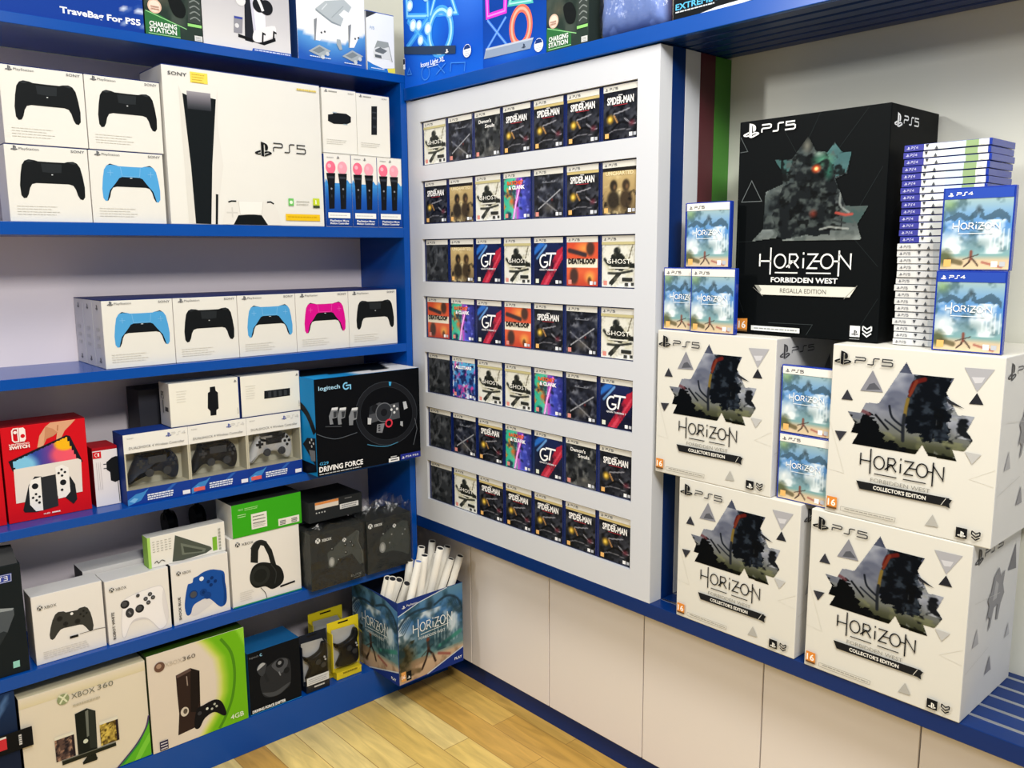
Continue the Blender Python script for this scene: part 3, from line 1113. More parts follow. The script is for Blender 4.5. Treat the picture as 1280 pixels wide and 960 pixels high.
b.rect(.918, .15, .966, .2, '#c2d23a')
b.rect(.918, .132, .966, .149, '#3f4a3a')
b.text('1', .936, .16, .011, '#ffffff', bold=.03)
b.dashes(.8, .172, .895, 2, .02, .0022, '#b9b9ae')
b.dashes(.835, .945, .972, 1, .02, .005, '#d9c25a', ragged=0)
b.obj('lettering', o)
box_obj('price_sticker', M['card'], (.163 * .456, -.0014, .906 * .407, .2655 * .456, -.0004, .973 * .407), o, bevel=0.0002, cols={'front': '#ecd35a'}, segs=1)
b = Art(.456, .407, off=.0016)
b.dashes(.172, .955, .25, 4, .016, .0017, '#b8962c')
b.obj('sticker_print', [x for x in o.children if x.name.startswith('price_sticker')][0])

# two small accessory boxes over three motion controller boxes
o = carton('accessory_box', 'small white box picturing a wide black camera bar, above the motion controller boxes', 'box', None, 'L', -.2985, 1.7915, -.01, .118, .188, .08, {'front': '#e8e6dd'}, lid='#2b3f86')
a = Art(.118, .188)
a.poly([(0.167, 0.585), (0.297, 0.601), (0.334, 0.625), (0.7, 0.628), (0.832, 0.587), (0.826, 0.501), (0.691, 0.463), (0.323, 0.45), (0.16, 0.489)], '#191c20')
a.rect(.3, .62, .42, .635, '#9fb0bb')
a.rect(.6, .452, .72, .466, '#9fb0bb')
a.obj('picture_print', o)
b = Art(.118, .188)
b.ps(.08, .925, .011, '#5a5c60')
b.dashes(.2, .935, .45, 1, .02, .0035, '#9a9a94')
b.text('SONY', .76, .93, .0045, '#77797c', width=.02)
b.dashes(.1, .2, .7, 3, .03, .0016, '#cbc9c0')
b.obj('lettering', o)
o = carton('accessory_box', 'small white box picturing an upright black remote, beside the blue upright', 'box', None, 'L', -.1785, 1.7915, -.012, .12, .186, .08, {'front': '#e8e6dd'}, lid='#2b3f86')
a = Art(.12, .186)
a.poly([(0.446, 0.806), (0.621, 0.818), (0.592, 0.353), (0.42, 0.345)], '#1d2024')
a.rect(.46, .7, .6, .72, '#3a3e44')
a.rect(.47, .6, .59, .64, '#30343a')
a.rect(.47, .46, .58, .5, '#30343a')
a.obj('picture_print', o)
b = Art(.12, .186)
b.ps(.08, .925, .011, '#5a5c60')
b.dashes(.2, .935, .45, 1, .02, .0035, '#9a9a94')
b.text('SONY', .76, .93, .0045, '#77797c', width=.02)
b.dashes(.1, .2, .7, 3, .03, .0016, '#cbc9c0')
b.obj('lettering', o)

proto = None
for i, lb in enumerate(('blue and white motion controller box touching the large white console box', 'blue and white motion controller box in the middle of its three', 'blue and white motion controller box next to the blue upright')):
    w, h = .092, .216
    if proto is None:
        o = proto = carton('motion_controller_box', lb, 'box', 'motion controller boxes', 'L', 0, 1.573, -.002, w, h, .07, {'front': '#e9e7e0', 'left': '#1d4a9c'}, lid='#e4e2da')
        a = Art(w, h)
        p = Paint(14, 24)
        p.grad([(0, '#123a8a'), (.6, '#1d55ad'), (1, '#3f8fd2')])
        a.grid(p.im, .004, .006, .996, .6)
        a.poly([(.004, .59), (.05, .66), (.12, .6), (.3, .56), (.6, .6), (.85, .65), (.95, .6), (.996, .62), (.996, .56), (.004, .56)], '#3f8fd2')
        for cx, col in ((.24, '#f0708c'), (.67, '#f2a2b2')):
            a.disc(cx, .81, .0165, col, ry=.019)
            a.disc(cx - .05, .83, .006, '#f7b3c2')
            a.poly([(cx - .17, .73), (cx + .16, .735), (cx + .13, .57), (cx + .09, .25), (cx - .11, .245), (cx - .12, .57)], '#17191d')
            a.rect(cx - .13, .66, cx + .12, .69, '#34383f')
            a.disc(cx, .52, .003, '#8a8f98')
            a.rect(cx - .02, .4, cx + .02, .44, '#2f333a')
        a.obj('picture_print', o)
        b = Art(w, h)
        b.ps(.46, .93, .01, '#55575c')
        b.dashes(.1, .94, .36, 1, .02, .002, '#aaaaaa')
        b.rect(.08, .12, .9, .195, '#f1f1ee')
        b.dashes(.14, .15, .8, 1, .02, .003, '#c5c8cc')
        b.text('PlayStation Move', .14, .072, .0055, '#f2f4f6', width=.7 * w, bold=.02)
        b.text('Motion Controller', .14, .035, .0055, '#f2f4f6', width=.7 * w, bold=.02)
        b.obj('lettering', o)
    else:
        o = copy_tree(proto)
    o.location = (-.002, -.3035 + i * .0931, 1.5734)
    tag(o, lb, 'box', 'motion controller boxes')

# ------------------------------------------------------------------ shelf C
def red_console_box(label, u):
    w, h, d = .194, .245, .095
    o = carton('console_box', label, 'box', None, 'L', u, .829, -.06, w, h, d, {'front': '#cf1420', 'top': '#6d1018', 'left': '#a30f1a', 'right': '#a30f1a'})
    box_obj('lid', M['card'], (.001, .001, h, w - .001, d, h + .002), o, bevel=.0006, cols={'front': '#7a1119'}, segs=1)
    a = Art(w, h)
    p = Paint(26, 20)
    p.grad([(0, '#c2332a'), (1, '#c9302a')])
    hand = [(0.402, 0.752), (0.439, 0.871), (0.515, 0.957), (0.582, 0.996), (0.881, 0.996), (0.819, 0.946), (0.741, 0.891), (0.677, 0.794), (0.623, 0.769), (0.649, 0.878), (0.6, 0.85), (0.52, 0.83), (0.467, 0.753)]
    a.poly(hand, '#d9a27e')
    a.poly([(.515, .957), (.6, .93), (.66, .88), (.649, .878), (.6, .85), (.52, .83), (.48, .78), (.5, .87)], '#c58a66')
    a.line([(.655, .9), (.665, .96)], .003, '#b97c58')
    a.poly([(0.059, 0.65), (0.754, 0.841), (0.798, 0.828), (0.93, 0.533), (0.898, 0.53), (0.116, 0.551), (0.098, 0.538)], '#1c1c24')
    scr = [(0.109, 0.638), (0.752, 0.82), (0.872, 0.55), (0.123, 0.563)]
    p = Paint(36, 30)
    p.grad([(0, '#3f6fb8'), (.35, '#31479c'), (.6, '#7a3f92'), (.8, '#e0487a'), (1, '#ee6a6a')], 'x')
    p.blob(.12, .1, .3, .55, '#7fc4e6', 1, .4)
    p.blob(.82, .35, .3, .5, '#ef5a6a', .9, .4)
    p.blob(.82, .8, .2, .35, '#f2b51e', 1, .25)
    a.grid(p.im, .109, .55, .872, .82, clip=scr)
    a.poly([(0.109, 0.56), (0.874, 0.574), (0.91, 0.553), (0.894, 0.208), (0.101, 0.203)], '#e2dbd3')
    a.poly([(0.26, 0.372), (0.339, 0.455), (0.417, 0.444), (0.402, 0.084), (0.317, 0.077), (0.187, 0.096), (0.173, 0.122)], '#222428')
    a.poly([(0.755, 0.402), (0.81, 0.304), (0.821, 0.137), (0.77, 0.092), (0.677, 0.177)], '#222428')
    a.poly([(0.416, 0.436), (0.586, 0.443), (0.588, 0.101), (0.402, 0.084)], '#2c2e32')
    a.poly([(0.262, 0.355), (0.292, 0.423), (0.408, 0.442), (0.402, 0.084), (0.318, 0.087), (0.256, 0.165)], '#eeebe6')
    a.poly([(0.59, 0.516), (0.668, 0.537), (0.746, 0.494), (0.744, 0.232), (0.687, 0.183), (0.592, 0.177)], '#eeebe6')
    a.disc(.333, .352, .0075, '#1e2024')
    a.disc(.667, .344, .0075, '#1e2024')
    for cx, cy in ((.335, .235), (.66, .452)):
        for dx, dy in ((0, .033), (.038, 0), (0, -.033), (-.038, 0)): a.disc(cx + dx, cy + dy, .003, '#1e2024')
    a.disc(.365, .175, .0032, '#1e2024')
    a.disc(.645, .268, .0032, '#1e2024')
    a.obj('picture_print', o)
    b = Art(w, h)
    T = lambda x0, y0, x1, y1, r=.02: [(x0 + r, y0), (x1 - .004, y0), (x1 - .004, y1), (x0 + r, y1), (x0, y1 - r), (x0, y0 + r)]
    b.line(T(.128, .842, .198, .978), .003, '#f4e9e4', closed=True)
    b.poly([(.207, .838), (.26, .838), (.279, .86), (.279, .96), (.26, .982), (.207, .982)], '#f4e9e4')
    b.disc(.163, .94, .004, '#f4e9e4')
    b.disc(.245, .895, .005, '#cf1420')
    b.text('NINTENDO', .082, .807, .0045, '#f4e9e4', width=.232 * w, bold=.02)
    b.text('SWITCH', .082, .77, .0075, '#f4e9e4', width=.232 * w, bold=.05)
    b.text('OLED', .4, .04, .0035, '#f4e9e4', width=.08 * w, bold=.02)
    b.dashes(.5, .04, .6, 1, .02, .0035, '#f4e9e4', ragged=0)
    b.obj('lettering', o)
    return o


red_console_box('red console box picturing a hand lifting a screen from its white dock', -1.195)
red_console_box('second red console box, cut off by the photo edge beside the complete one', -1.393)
o = carton('charger_box', 'narrow white and red box picturing a black wall plug, beside the red console box', 'box', None, 'L', -.99, .829, -.062, .0625, .152, .09, {'front': '#e6e1e2', 'top': '#a01820', 'left': '#8d1420'})
box_obj('lid', M['card'], (0, .0005, .152, .0625, .09, .16), o, bevel=.0006, cols={'front': '#a3131f'}, segs=1)
a = Art(.0625, .152)
a.poly([(0.529, 0.778), (0.755, 0.844), (0.911, 0.861), (.996, 0.855), (.996, 0.42), (0.827, 0.397), (0.651, 0.439), (0.648, 0.591), (0.517, 0.642)], '#181a1d')
a.line([(.4, .745), (.55, .745)], .0022, '#303236')
a.line([(.4, .67), (.55, .67)], .0022, '#303236')
a.line([(.93, .42), (.95, .03)], .0016, '#232529')
a.obj('picture_print', o)
b = Art(.0625, .152)
b.rect(.01, .87, .34, .985, '#d01c26')
b.ring(.17, .93, .005, .0012, '#f4e9e4', a0=90, a1=270)
b.rect(.2, .9, .26, .96, '#f4e9e4')
for k in range(3): b.line([(.12 + .08 * k, .8), (.14 + .08 * k, .3)], .0008, '#b5adad')
b.obj('lettering', o)


def extrude_outline(name, pts, w, h, depth, mat, parent=None, loc=(0, 0, 0), rotz=0.0, inset=((0, 0), (.0012, .006), (.004, .011), (.008, .0135))):
    """a rounded solid body grown from an outline in the x-z plane; it bulges to -y"""
    P = [Vector((p[0] * w, p[1] * h)) for p in pts]
    n = len(P)
    area_ = sum(P[i].x * P[(i + 1) % n].y - P[(i + 1) % n].x * P[i].y for i in range(n))
    if area_ < 0: P = P[::-1]
    N = []
    for i in range(n):
        t = (P[(i + 1) % n] - P[i - 1]).normalized()
        N.append(Vector((-t.y, t.x)))
    bm = bmesh.new()
    rings = []
    for dd, y in [(.005, depth), (.001, depth - .003)] + [(i_, -b_) for i_, b_ in inset]:
        rings.append([bm.verts.new((P[i].x + N[i].x * dd, y, P[i].y + N[i].y * dd)) for i in range(n)])
    for A, B in zip(rings[:-1], rings[1:]):
        for i in range(n):
            j = (i + 1) % n
            bm.faces.new((A[i], A[j], B[j], B[i]))
    bm.faces.new(rings[0][::-1])
    bm.faces.new(rings[-1])
    return bm_obj(name, bm, mat, parent, loc, rotz, smooth=True)


def real_pad(label, group, pts, w, h, loc, rotz, body, accent, sticks, buttons, dpad, pad_rect, front=-.0135, grip=None):
    """a controller lying behind a window: body > sticks, touchpad, buttons"""
    o = extrude_outline('game_controller', catmull(pts, 4), w, h, .012, M[body], None, loc, rotz)
    tag(o, label, 'controller', group)
    if pad_rect:
        x0, z0, x1, z1 = pad_rect
        box_obj('touchpad', M[accent], (x0 * w, front - .0012, z0 * h, x1 * w, front + .002, z1 * h), o, bevel=.001)
    for sx, sz, r in sticks:
        bm = bmesh.new()
        c = (sx * w, front, sz * h)
        bm_cyl(bm, (c[0], front + .004, c[2]), (c[0], front - .006, c[2]), r * .8, r * .7, 18)
        bm_cyl(bm, (c[0], front - .006, c[2]), (c[0], front - .0085, c[2]), r, r * .92, 18)
        bm_obj('thumb_stick', bm, M['greyp'], o)
    for bx, bz in buttons:
        bm = bmesh.new()
        bm_cyl(bm, (bx * w, front + .004, bz * h), (bx * w, front - .002, bz * h), .0048, .0042, 14)
        bm_obj('button', bm, M[accent], o)
    if dpad:
        x, z = dpad[0] * w, dpad[1] * h
        bm = bmesh.new()
        bm_box(bm, x - .011, front - .0018, z - .0035, x + .011, front + .004, z + .0035)
        bm_box(bm, x - .0035, front - .0022, z - .011, x + .0035, front + .004, z + .011)
        bm_obj('direction_pad', bm, M[accent], o)
    return o


def window_box(label, u, w, side_band, colour_label):
    """controller carton whose lower front is an open window with clear film"""
    h, d, z = .193, .085, .829
    loc, rz = place('L', u, z, -.015)
    v0, v1, rec = .215 * h, .735 * h, .052
    x0, x1 = .004, w - .004
    bm = bmesh.new()
    lay = bm.loops.layers.float_color.new('Col')

    def q(c, *p):
        f = bm.faces.new([bm.verts.new(Vector(k)) for k in p])
        for l in f.loops: l[lay] = lin(c)
    BLUE, WH, BE = '#1b3c92', '#e6e5df', '#bdb9a4'
    q(WH, (0, 0, v1), (w, 0, v1), (w, 0, h), (0, 0, h))
    q(BLUE, (0, 0, 0), (w, 0, 0), (w, 0, v0), (0, 0, v0))
    q(BE, (0, 0, v0), (x0, 0, v0), (x0, 0, v1), (0, 0, v1))
    q(BE, (x1, 0, v0), (w, 0, v0), (w, 0, v1), (x1, 0, v1))
    q(BE, (x0, rec, v0), (x1, rec, v0), (x1, rec, v1), (x0, rec, v1))
    q(BE, (x0, 0, v0), (x0, rec, v0), (x0, rec, v1), (x0, 0, v1))
    q(BE, (x1, 0, v0), (x1, rec, v0), (x1, rec, v1), (x1, 0, v1))
    q(BE, (x0, 0, v0), (x1, 0, v0), (x1, rec, v0), (x0, rec, v0))
    q(BE, (x0, 0, v1), (x1, 0, v1), (x1, rec, v1), (x0, rec, v1))
    q('#1d3a86', (0, 0, 0), (0, d, 0), (0, d, h), (0, 0, h))
    q('#1d3a86', (w, 0, 0), (w, d, 0), (w, d, h), (w, 0, h))
    q('#1d3a86', (0, d, 0), (w, d, 0), (w, d, h), (0, d, h))
    q('#1d3a86', (0, 0, 0), (w, 0, 0), (w, d, 0), (0, d, 0))
    q('#1d3a86', (0, 0, h), (w, 0, h), (w, d, h), (0, d, h))
    bmesh.ops.remove_doubles(bm, verts=bm.verts[:], dist=1e-6)
    o = bm_obj('window_box', bm, M['card'], None, loc, rz)
    tag(o, label, 'box', 'controller boxes with a window')
    box_obj('window_film', M['film'], (x0, .0008, v0, x1, .0012, v1), o, bevel=0)
    a = Art(w, h)
    for pts, c in (([(0.0, 0.08), (0.13, 0.15), (0.25, 0.165), (.33, .205), (.2, .05), (0.0, 0.0)], '#3f86c8'), ([(.7, .2), (.78, .21), (.62, .1), (.58, .12)], '#2f62b4'), ([(.02, .06), (.1, .1), (.16, .08), (.1, .03)], '#77b4e2')):
        a.poly(pts, c)
    a.obj('swirl_print', o)
    b = Art(w, h)
    b.text('SONY', .056, .935, .0034, '#9a9b9c', width=.1 * w)
    b.ps(.645, .895, .0155, '#3d4f9c')
    b.psx(.735, .905, .0085, '#c9cac8', '4', wm=.23 * w, th=.0013)
    b.text('DUALSHOCK 4 Wireless Controller', .075, .79, .0068, '#6f7072', width=.86 * w)
    if side_band: b.rect(.035, .03, .22, .085, side_band)
    b.dashes(.3, .1, .78, 3, .032, .0038, '#dfe6f2', seed=5)
    b.rect(.855, .02, .975, .078, colour_label)
    b.obj('lettering', o)
    return o


GDS = [(-0.006, 0.295), (0.05, .43), (0.108, 0.543), (0.155, 0.602), (0.177, 0.676), (0.26, 0.675), (0.302, 0.613), (0.653, 0.605), (0.684, 0.68), (0.769, 0.656), (0.862, 0.562), (0.885, 0.4), (0.84, 0.275), (0.76, 0.255), (0.69, 0.3), (0.619, 0.345), (0.55, 0.382), (0.429, 0.385), (0.36, 0.335), (0.294, 0.367), (0.22, 0.36), (0.15, .31), (0.085, 0.262), (0.026, 0.258)]
GDS = [(max(.035, x * .93 + .06), y + .0) for x, y in GDS]
for i, (lb, u, w, band, cl, cb) in enumerate((
        ('white and navy window box with a dark controller, beside the narrow charger box', -.925, .171, None, '#f0eef0', 'dark navy controller showing behind the window of the box nearest the charger box'),
        ('middle of three white and navy window boxes, holding a black controller', -.7535, .1695, '#e2645a', '#f0eef0', 'black controller showing behind the window of the middle window box'),
        ('white and navy window box with a silver controller, beside the black steering wheel box', -.5835, .172, '#e2645a', '#f0eef0', 'silver controller showing behind the window of the box beside the steering wheel box'))):
    window_box(lb, u, w, band, cl)
    loc, rz = place('L', u, .829, -.015 - .032)
    body = ('navyp', 'black', 'silver')[i]
    acc = ('greyp', 'greyp', 'black')[i]
    dx = (0, .0, .03)[i]
    c = real_pad(cb, 'controllers behind box windows', [(x * 1.0 + dx * .4, y) for x, y in GDS], w, .193, loc, rz, body, acc, [(.385, .405, .012), (.66, .40, .012)],
                 [(.78, .6), (.74, .54), (.82, .54), (.78, .48)], (.27, .54), (.385, .52, .68, .625))

# the two small accessory boxes lying on the window boxes, and a dark one behind
o = carton('accessory_box', 'small white box lying over the window boxes, picturing an upright black gadget', 'box', None, 'L', -.796, 1.0235, -.02, .197, .121, .075, {'front': '#e8e6db', 'left': '#d6d3cc', 'right': '#22367c', 'bottom': '#22367c'})
box_obj('end_flap', M['card'], (.197, 0, 0, .1985, .075, .121), o, bevel=.0004, cols={'front': '#2a3f8c'}, segs=1)
a = Art(.197, .121)
a.poly([(0.545, 0.7), (0.575, 0.725), (.578, .83), (0.654, 0.835), (.66, .73), (0.691, 0.685), (0.689, 0.306), (.655, .27), (0.65, 0.155), (0.565, 0.155), (.565, .27), (0.53, 0.34)], '#16181b')
a.obj('picture_print', o)
b = Art(.197, .121)
b.text('SONY', .985, .12, .004, '#8c8e90', width=.018, rot=90)
b.ps(.93, .88, .009, '#55575c')
b.dashes(.1, .8, .25, 5, .06, .0014, '#d4d2c8')
b.obj('lettering', o)
a = Art(.197, .121, 'left', .075)
a.text('PS', .2, .62, .022, '#3a3a3c', width=.02)
a.rect(.55, .35, .85, .45, '#4a4a4c')
a.rect(.3, .3, .42, .6, '#8a8a8a')
a.obj('side_print', o)
o = carton('accessory_box', 'small white box lying over the window boxes, picturing a flat black remote', 'box', None, 'L', -.5925, 1.0235, -.02, .1865, .12, .075, {'front': '#e8e6db', 'left': '#22367c', 'right': '#22367c', 'bottom': '#22367c'})
box_obj('end_flap', M['card'], (.1865, 0, 0, .188, .075, .12), o, bevel=.0004, cols={'front': '#2a3f8c'}, segs=1)
a = Art(.1865, .12)
a.poly([(0.386, 0.59), (0.829, 0.59), (0.823, 0.398), (0.379, 0.394)], '#1b1e21')
for k in range(4): a.rect(.45 + .09 * k, .42, .5 + .09 * k, .56, '#34383c')
a.obj('picture_print', o)
b = Art(.1865, .12)
b.text('SONY', .985, .1, .004, '#8c8e90', width=.018, rot=90)
b.ps(.93, .88, .009, '#55575c')
b.dashes(.08, .75, .25, 6, .06, .0014, '#d4d2c8')
b.obj('lettering', o)
carton('carton', 'plain dark grey carton standing behind the small white gadget boxes', 'box', None, 'L', -.84, .829, -.135, .17, .29, .1, {'front': '#3a3a40'})

# ------------------------------------------------------------------ steering wheel carton
w, h, d = .381, .296, .215
o = carton('steering_wheel_box', 'large black box picturing a racing wheel and pedals, jutting over the shelf end', 'box', None, 'L', -.4058, .829, .067, w, h, d, {'front': '#0c0e12', 'left': '#1788cc', 'top': '#1788cc'})
a = Art(w, h)
cx, cy = .665, .545
a.disc(cx, cy, .117, '#1d1f24', ry=.101, rot=-.35, seg=48)
a.disc(cx, cy, .099, '#0c0e12', ry=.083, rot=-.35, seg=48)
a.ring(cx, cy, .117, .0016, '#3b4048', ry=.101, rot=-.35)
a.ring(cx, cy, .1, .0012, '#2c3036', ry=.084, rot=-.35)
a.poly([(0.5, 0.643), (0.593, 0.677), (0.693, 0.639), (0.783, 0.646), (0.791, 0.475), (0.688, 0.464), (0.588, 0.483), (0.477, 0.461)], '#4b4e54')
a.poly([(0.5, 0.643), (0.56, 0.66), (.57, .57), (.49, .56)], '#26292e')
a.disc(.55, .62, .013, '#1b1d21')
a.disc(.634, .562, .032, '#2d3036')
a.ring(.634, .562, .03, .003, '#6b6f76')
a.disc(.634, .562, .012, '#191b20')
for dx, dy in ((0, .035), (.028, 0), (0, -.035), (-.028, 0)): a.disc(.735 + dx, .58 + dy, .0042, '#d5d7da')
a.ring(.678, .437, .0115, .005, '#d43a4c')
a.poly([(0.562, 0.444), (0.637, 0.445), (0.61, 0.345), (0.554, 0.356)], '#7d8087')
for k in range(3): a.rect(.572, .37 + .025 * k, .592, .383 + .025 * k, '#1b1d21')
a.poly([(0.821, 0.647), (0.854, 0.649), (0.869, 0.572), (0.832, 0.559)], '#b9bdc3')
a.poly([(0.473, 0.533), (0.509, 0.519), (0.501, 0.456), (0.471, 0.462)], '#c4c7cb')
a.poly([(0.791, 0.438), (0.816, 0.433), (0.815, 0.374), (0.789, 0.394)], '#a6aab0')
a.poly([(0.686, 0.887), (0.712, 0.883), (0.705, 0.84), (0.688, 0.843)], '#3f9fd4')
for L in ([(0.146, 0.692), (0.2, 0.691), (0.187, 0.585), (0.145, 0.579), (0.154, 0.522), (0.123, 0.523), (0.117, 0.611)], [(0.217, 0.68), (0.274, 0.678), (0.259, 0.572), (0.224, 0.564), (0.228, 0.508), (0.197, 0.509), (0.191, 0.598)], [(0.327, 0.661), (0.38, 0.66), (0.367, 0.538), (0.334, 0.53), (0.331, 0.481), (0.295, 0.484), (0.295, 0.579)]):
    a.poly(L, '#7c8086')
    q = [((x - L[0][0]) * .6 + L[0][0] + .012, (y - L[0][1]) * .55 + L[0][1] - .04) for x, y in L[:4]]
    a.poly(q, '#34373c')
    a.poly([L[0], L[1], ((L[1][0] * .8 + L[2][0] * .2), L[1][1] - .025), (L[0][0] - .005, L[0][1] - .025)], '#d3d6da')
a.poly([(0.08, 0.515), (0.222, 0.495), (0.227, 0.48), (0.08, 0.504)], '#3a3d42')
a.line([(0.003, 0.447), (0.087, 0.396), (0.189, 0.365), (0.366, 0.396)], .0018, '#5b626b', smooth=4)
a.line([(0.458, 0.248), (0.556, 0.21), (0.656, 0.192), (0.759, 0.214)], .002, '#4b8fb4', smooth=4)
a.line([(0.936, 0.449), (0.957, 0.324), (0.916, 0.151)], .0016, '#6b7078')
a.obj('picture_print', o)
b = Art(w, h)
b.text('logitech', .032, .885, .0125, '#a9d5ee', width=.19 * w, bold=.012)
b.ring(.278, .9, .0095, .0042, '#7fc3ea', a0=60, a1=330)
b.line([(.275, .905), (.318, .905), (.318, .86)], .0042, '#7fc3ea')
b.text('G29', .016, .12, .009, '#4aa3d6', width=.078 * w, bold=.01)
b.text('DRIVING FORCE', .01, .05, .0155, '#f0f1f2', width=.4 * w, bold=.03)
b.dashes(.01, .02, .39, 1, .02, .003, '#b4b8bc', ragged=0)
b.rect(.66, .008, .765, .05, '#eceef0')
b.dashes(.68, .022, .75, 1, .02, .004, '#33373c', ragged=0)
b.dashes(.68, .06, .74, 1, .02, .003, '#d0d3d6', ragged=0)
b.rect(.778, .008, .985, .072, '#27318c')
b.ps(.79, .018, .011, '#f0f1f4')
b.text('PS4 PS3', .83, .028, .006, '#e4e6f0', width=.13 * w, bold=.01)
b.obj('lettering', o)
a = Art(w, h, 'left', d)
a.line([(.98, .45), (.8, .62), (.6, .7), (.45, .7), (.3, .68)], .022, '#15181d', smooth=4)
a.poly([(.99, .4), (.75, .38), (.62, .3), (.99, .1)], '#1d2025')
a.poly([(.99, .12), (.0, .14), (.0, .0), (.7, .0), (.99, .05)], '#0c0e12')
for dx, dy in ((0, .035), (.05, 0), (0, -.035), (-.05, 0)): a.disc(.88 + dx, .34 + dy, .004, '#d5d7da')
a.poly([(.8, .26), (.97, .27), (.97, .16), (.85, .15)], '#777b82')
a.obj('side_print', o)
a = Art(w, h, 'top', d)
p = Paint(30, 14)
p.grad([(0, '#2aa0e0'), (.35, '#1c86c8'), (.45, '#e0e2e6'), (1, '#eceef0')], 'x')
p.poly([(.0, .35), (.78, .2), (.95, 1), (0, 1)], '#0d141c')
a.grid(p.im, .004, .004, .996, .996)
a.obj('top_print', o)

# ------------------------------------------------------------------ shelf D
WHITE = '#e6e3de'
PAD_X = mirror([(0, .07), (.13, .07), (.18, .03), (.3, .02), (.37, .07), (.43, .2), (.475, .38), (.5, .56), (.485, .66), (.44, .7), (.39, .67), (.32, .56), (.25, .48), (.18, .46), (0, .46)])


def tr(pts, u, v, wm, a, rot=0.0):
    c, s = math.cos(rot), math.sin(rot)
    return [(u + (x * c + y * s) * wm / a.fw, v - (y * c - x * s) * wm / a.fh) for x, y in pts]


def print_pad_x(a, u, v, wm, col, dark, rot=.0, knobs='#1d1f22', outline=None):
    a.poly(tr(PAD_X, u, v, wm, a, rot), col)
    if outline: a.line(tr(PAD_X, u, v, wm, a, rot), .0012, outline, closed=True)
    q = lambda x, y: tr([(x, y)], u, v, wm, a, rot)[0]
    for x, y, r in ((-.27, .2, .07), (.13, .36, .07)):
        a.disc(*q(x, y), r * wm, dark)
        a.disc(*q(x, y), r * wm * .7, knobs)
    a.disc(*q(-.14, .36), .06 * wm, dark)
    a.line([q(-.19, .36), q(-.09, .36)], .028 * wm, knobs)
    a.line([q(-.14, .31), q(-.14, .41)], .028 * wm, knobs)
    for x, y in ((.27, .12), (.27, .26), (.2, .19), (.34, .19)): a.disc(*q(x, y), .026 * wm, knobs)
    a.disc(*q(0, .13), .035 * wm, '#e9e9e6')


def logo_x(b, u, v, txt_w, col, bg, r=.0062):
    b.xbox(u, v, r, col, bg)
    b.text('XBOX', u + .055, v - .028, .0078, col, width=txt_w * b.w)


o = carton('console_box', 'dark console box with open top flap, lower console box cut by the photo edge', 'box', None, 'L', -1.365, .4585, -.01, .175, .283, .16, {'front': '#1b2124', 'right': '#121618'})
bm = bmesh.new()
q = [bm.verts.new(v) for v in ((.004, .004, .283), (.171, .004, .283), (.165, .03, .325), (.03, .03, .335), (.004, .006, .285), (.171, .006, .285), (.165, .032, .325), (.03, .032, .335))]
for f in ((0, 1, 2, 3), (4, 7, 6, 5), (0, 4, 5, 1), (1, 5, 6, 2), (2, 6, 7, 3), (3, 7, 4, 0)): bm.faces.new([q[i] for i in f])
bm_obj('open_flap', bm, M['black'], o)
a = Art(.175, .283)
a.poly([(0.35, 0.655), (0.704, 0.63), (0.871, 0.607), (0.868, 0.545), (0.764, 0.4), (0.658, 0.302), (.3, .3)], '#4f565c')
a.poly([(0.35, 0.655), (0.704, 0.63), (0.871, 0.607), (.85, .59), (.68, .6), (.35, .62)], '#8f979c')
a.poly([(.3, .3), (.658, .302), (.764, .4), (.72, .42), (.3, .36)], '#2b3135')
a.obj('picture_print', o)
b = Art(.175, .283)
b.poly([(0.6, 0.927), (0.885, 0.927), (0.878, 0.852), (0.6, 0.849)], '#3a4a9c')
b.line([(0.6, 0.92), (0.878, 0.92), (0.872, 0.858), (0.6, 0.856)], .0012, '#c8ccd8')
b.psx(.66, .872, .0095, '#e8eaf2', '3', wm=.17 * .175, th=.0016)
b.poly([(0.794, 0.122), (0.876, 0.122), (0.874, 0.062), (0.79, 0.062)], '#8fcabf')
b.obj('lettering', o)

GD = 'white controller boxes on the second-lowest shelf'
w, h = .1685, .183
o = carton('controller_box', 'white box picturing a black controller and a short cable', 'box', GD, 'L', -1.173, .4585, -.02, w, h, .075, {'front': WHITE, 'left': '#d5d2d0', 'top': '#dad8d6', 'bottom': '#3f9a60'})
a = Art(w, h)
print_pad_x(a, .54, .7, .105, '#3b3b37', '#2c2c29', rot=-.06, knobs='#242422')
a.line([(.86, .3), (.995, .288)], .0012, '#2a2a2a')
a.line([(.62, .295), (.86, .3)], .0012, '#2a2a2a')
a.rect(.48, .265, .6, .3, '#1e1e1e')
a.obj('picture_print', o)
b = Art(w, h)
logo_x(b, .11, .826, .17, '#4b4b49', WHITE)
b.dashes(.1, .17, .75, 4, .03, .0015, '#cfccc8', seed=8)
b.obj('lettering', o)
w, h = .1665, .178
o = carton('controller_box', 'white box picturing a white controller with black thumb sticks', 'box', GD, 'L', -1.0, .4585, -.015, w, h, .08, {'front': WHITE, 'left': '#d9d6d4', 'top': '#dddbd9', 'bottom': '#3f9a60'})
a = Art(w, h)
body = [(0.25, 0.586), (.3, .66), (0.503, 0.71), (0.784, 0.735), (0.893, 0.69), (.93, .5), (0.955, 0.25), (0.91, 0.08), (0.8, 0.03), (0.7, .16), (0.583, 0.279), (0.418, 0.299), (0.33, 0.22), (0.26, 0.08), (0.215, .07), (0.205, 0.25)]
a.poly(catmull(body, 4), '#efedee')
a.line(catmull(body, 4), .0016, '#d3d0d2', closed=True)
a.poly(catmull([(.33, .22), (.418, .299), (.583, .279), (.7, .16), (.6, .25), (.42, .27)], 3), '#d2cfd1')
a.poly(catmull([(.9, .66), (.93, .5), (.955, .25), (.92, .1), (.88, .3), (.87, .5)], 3), '#dedbdd')
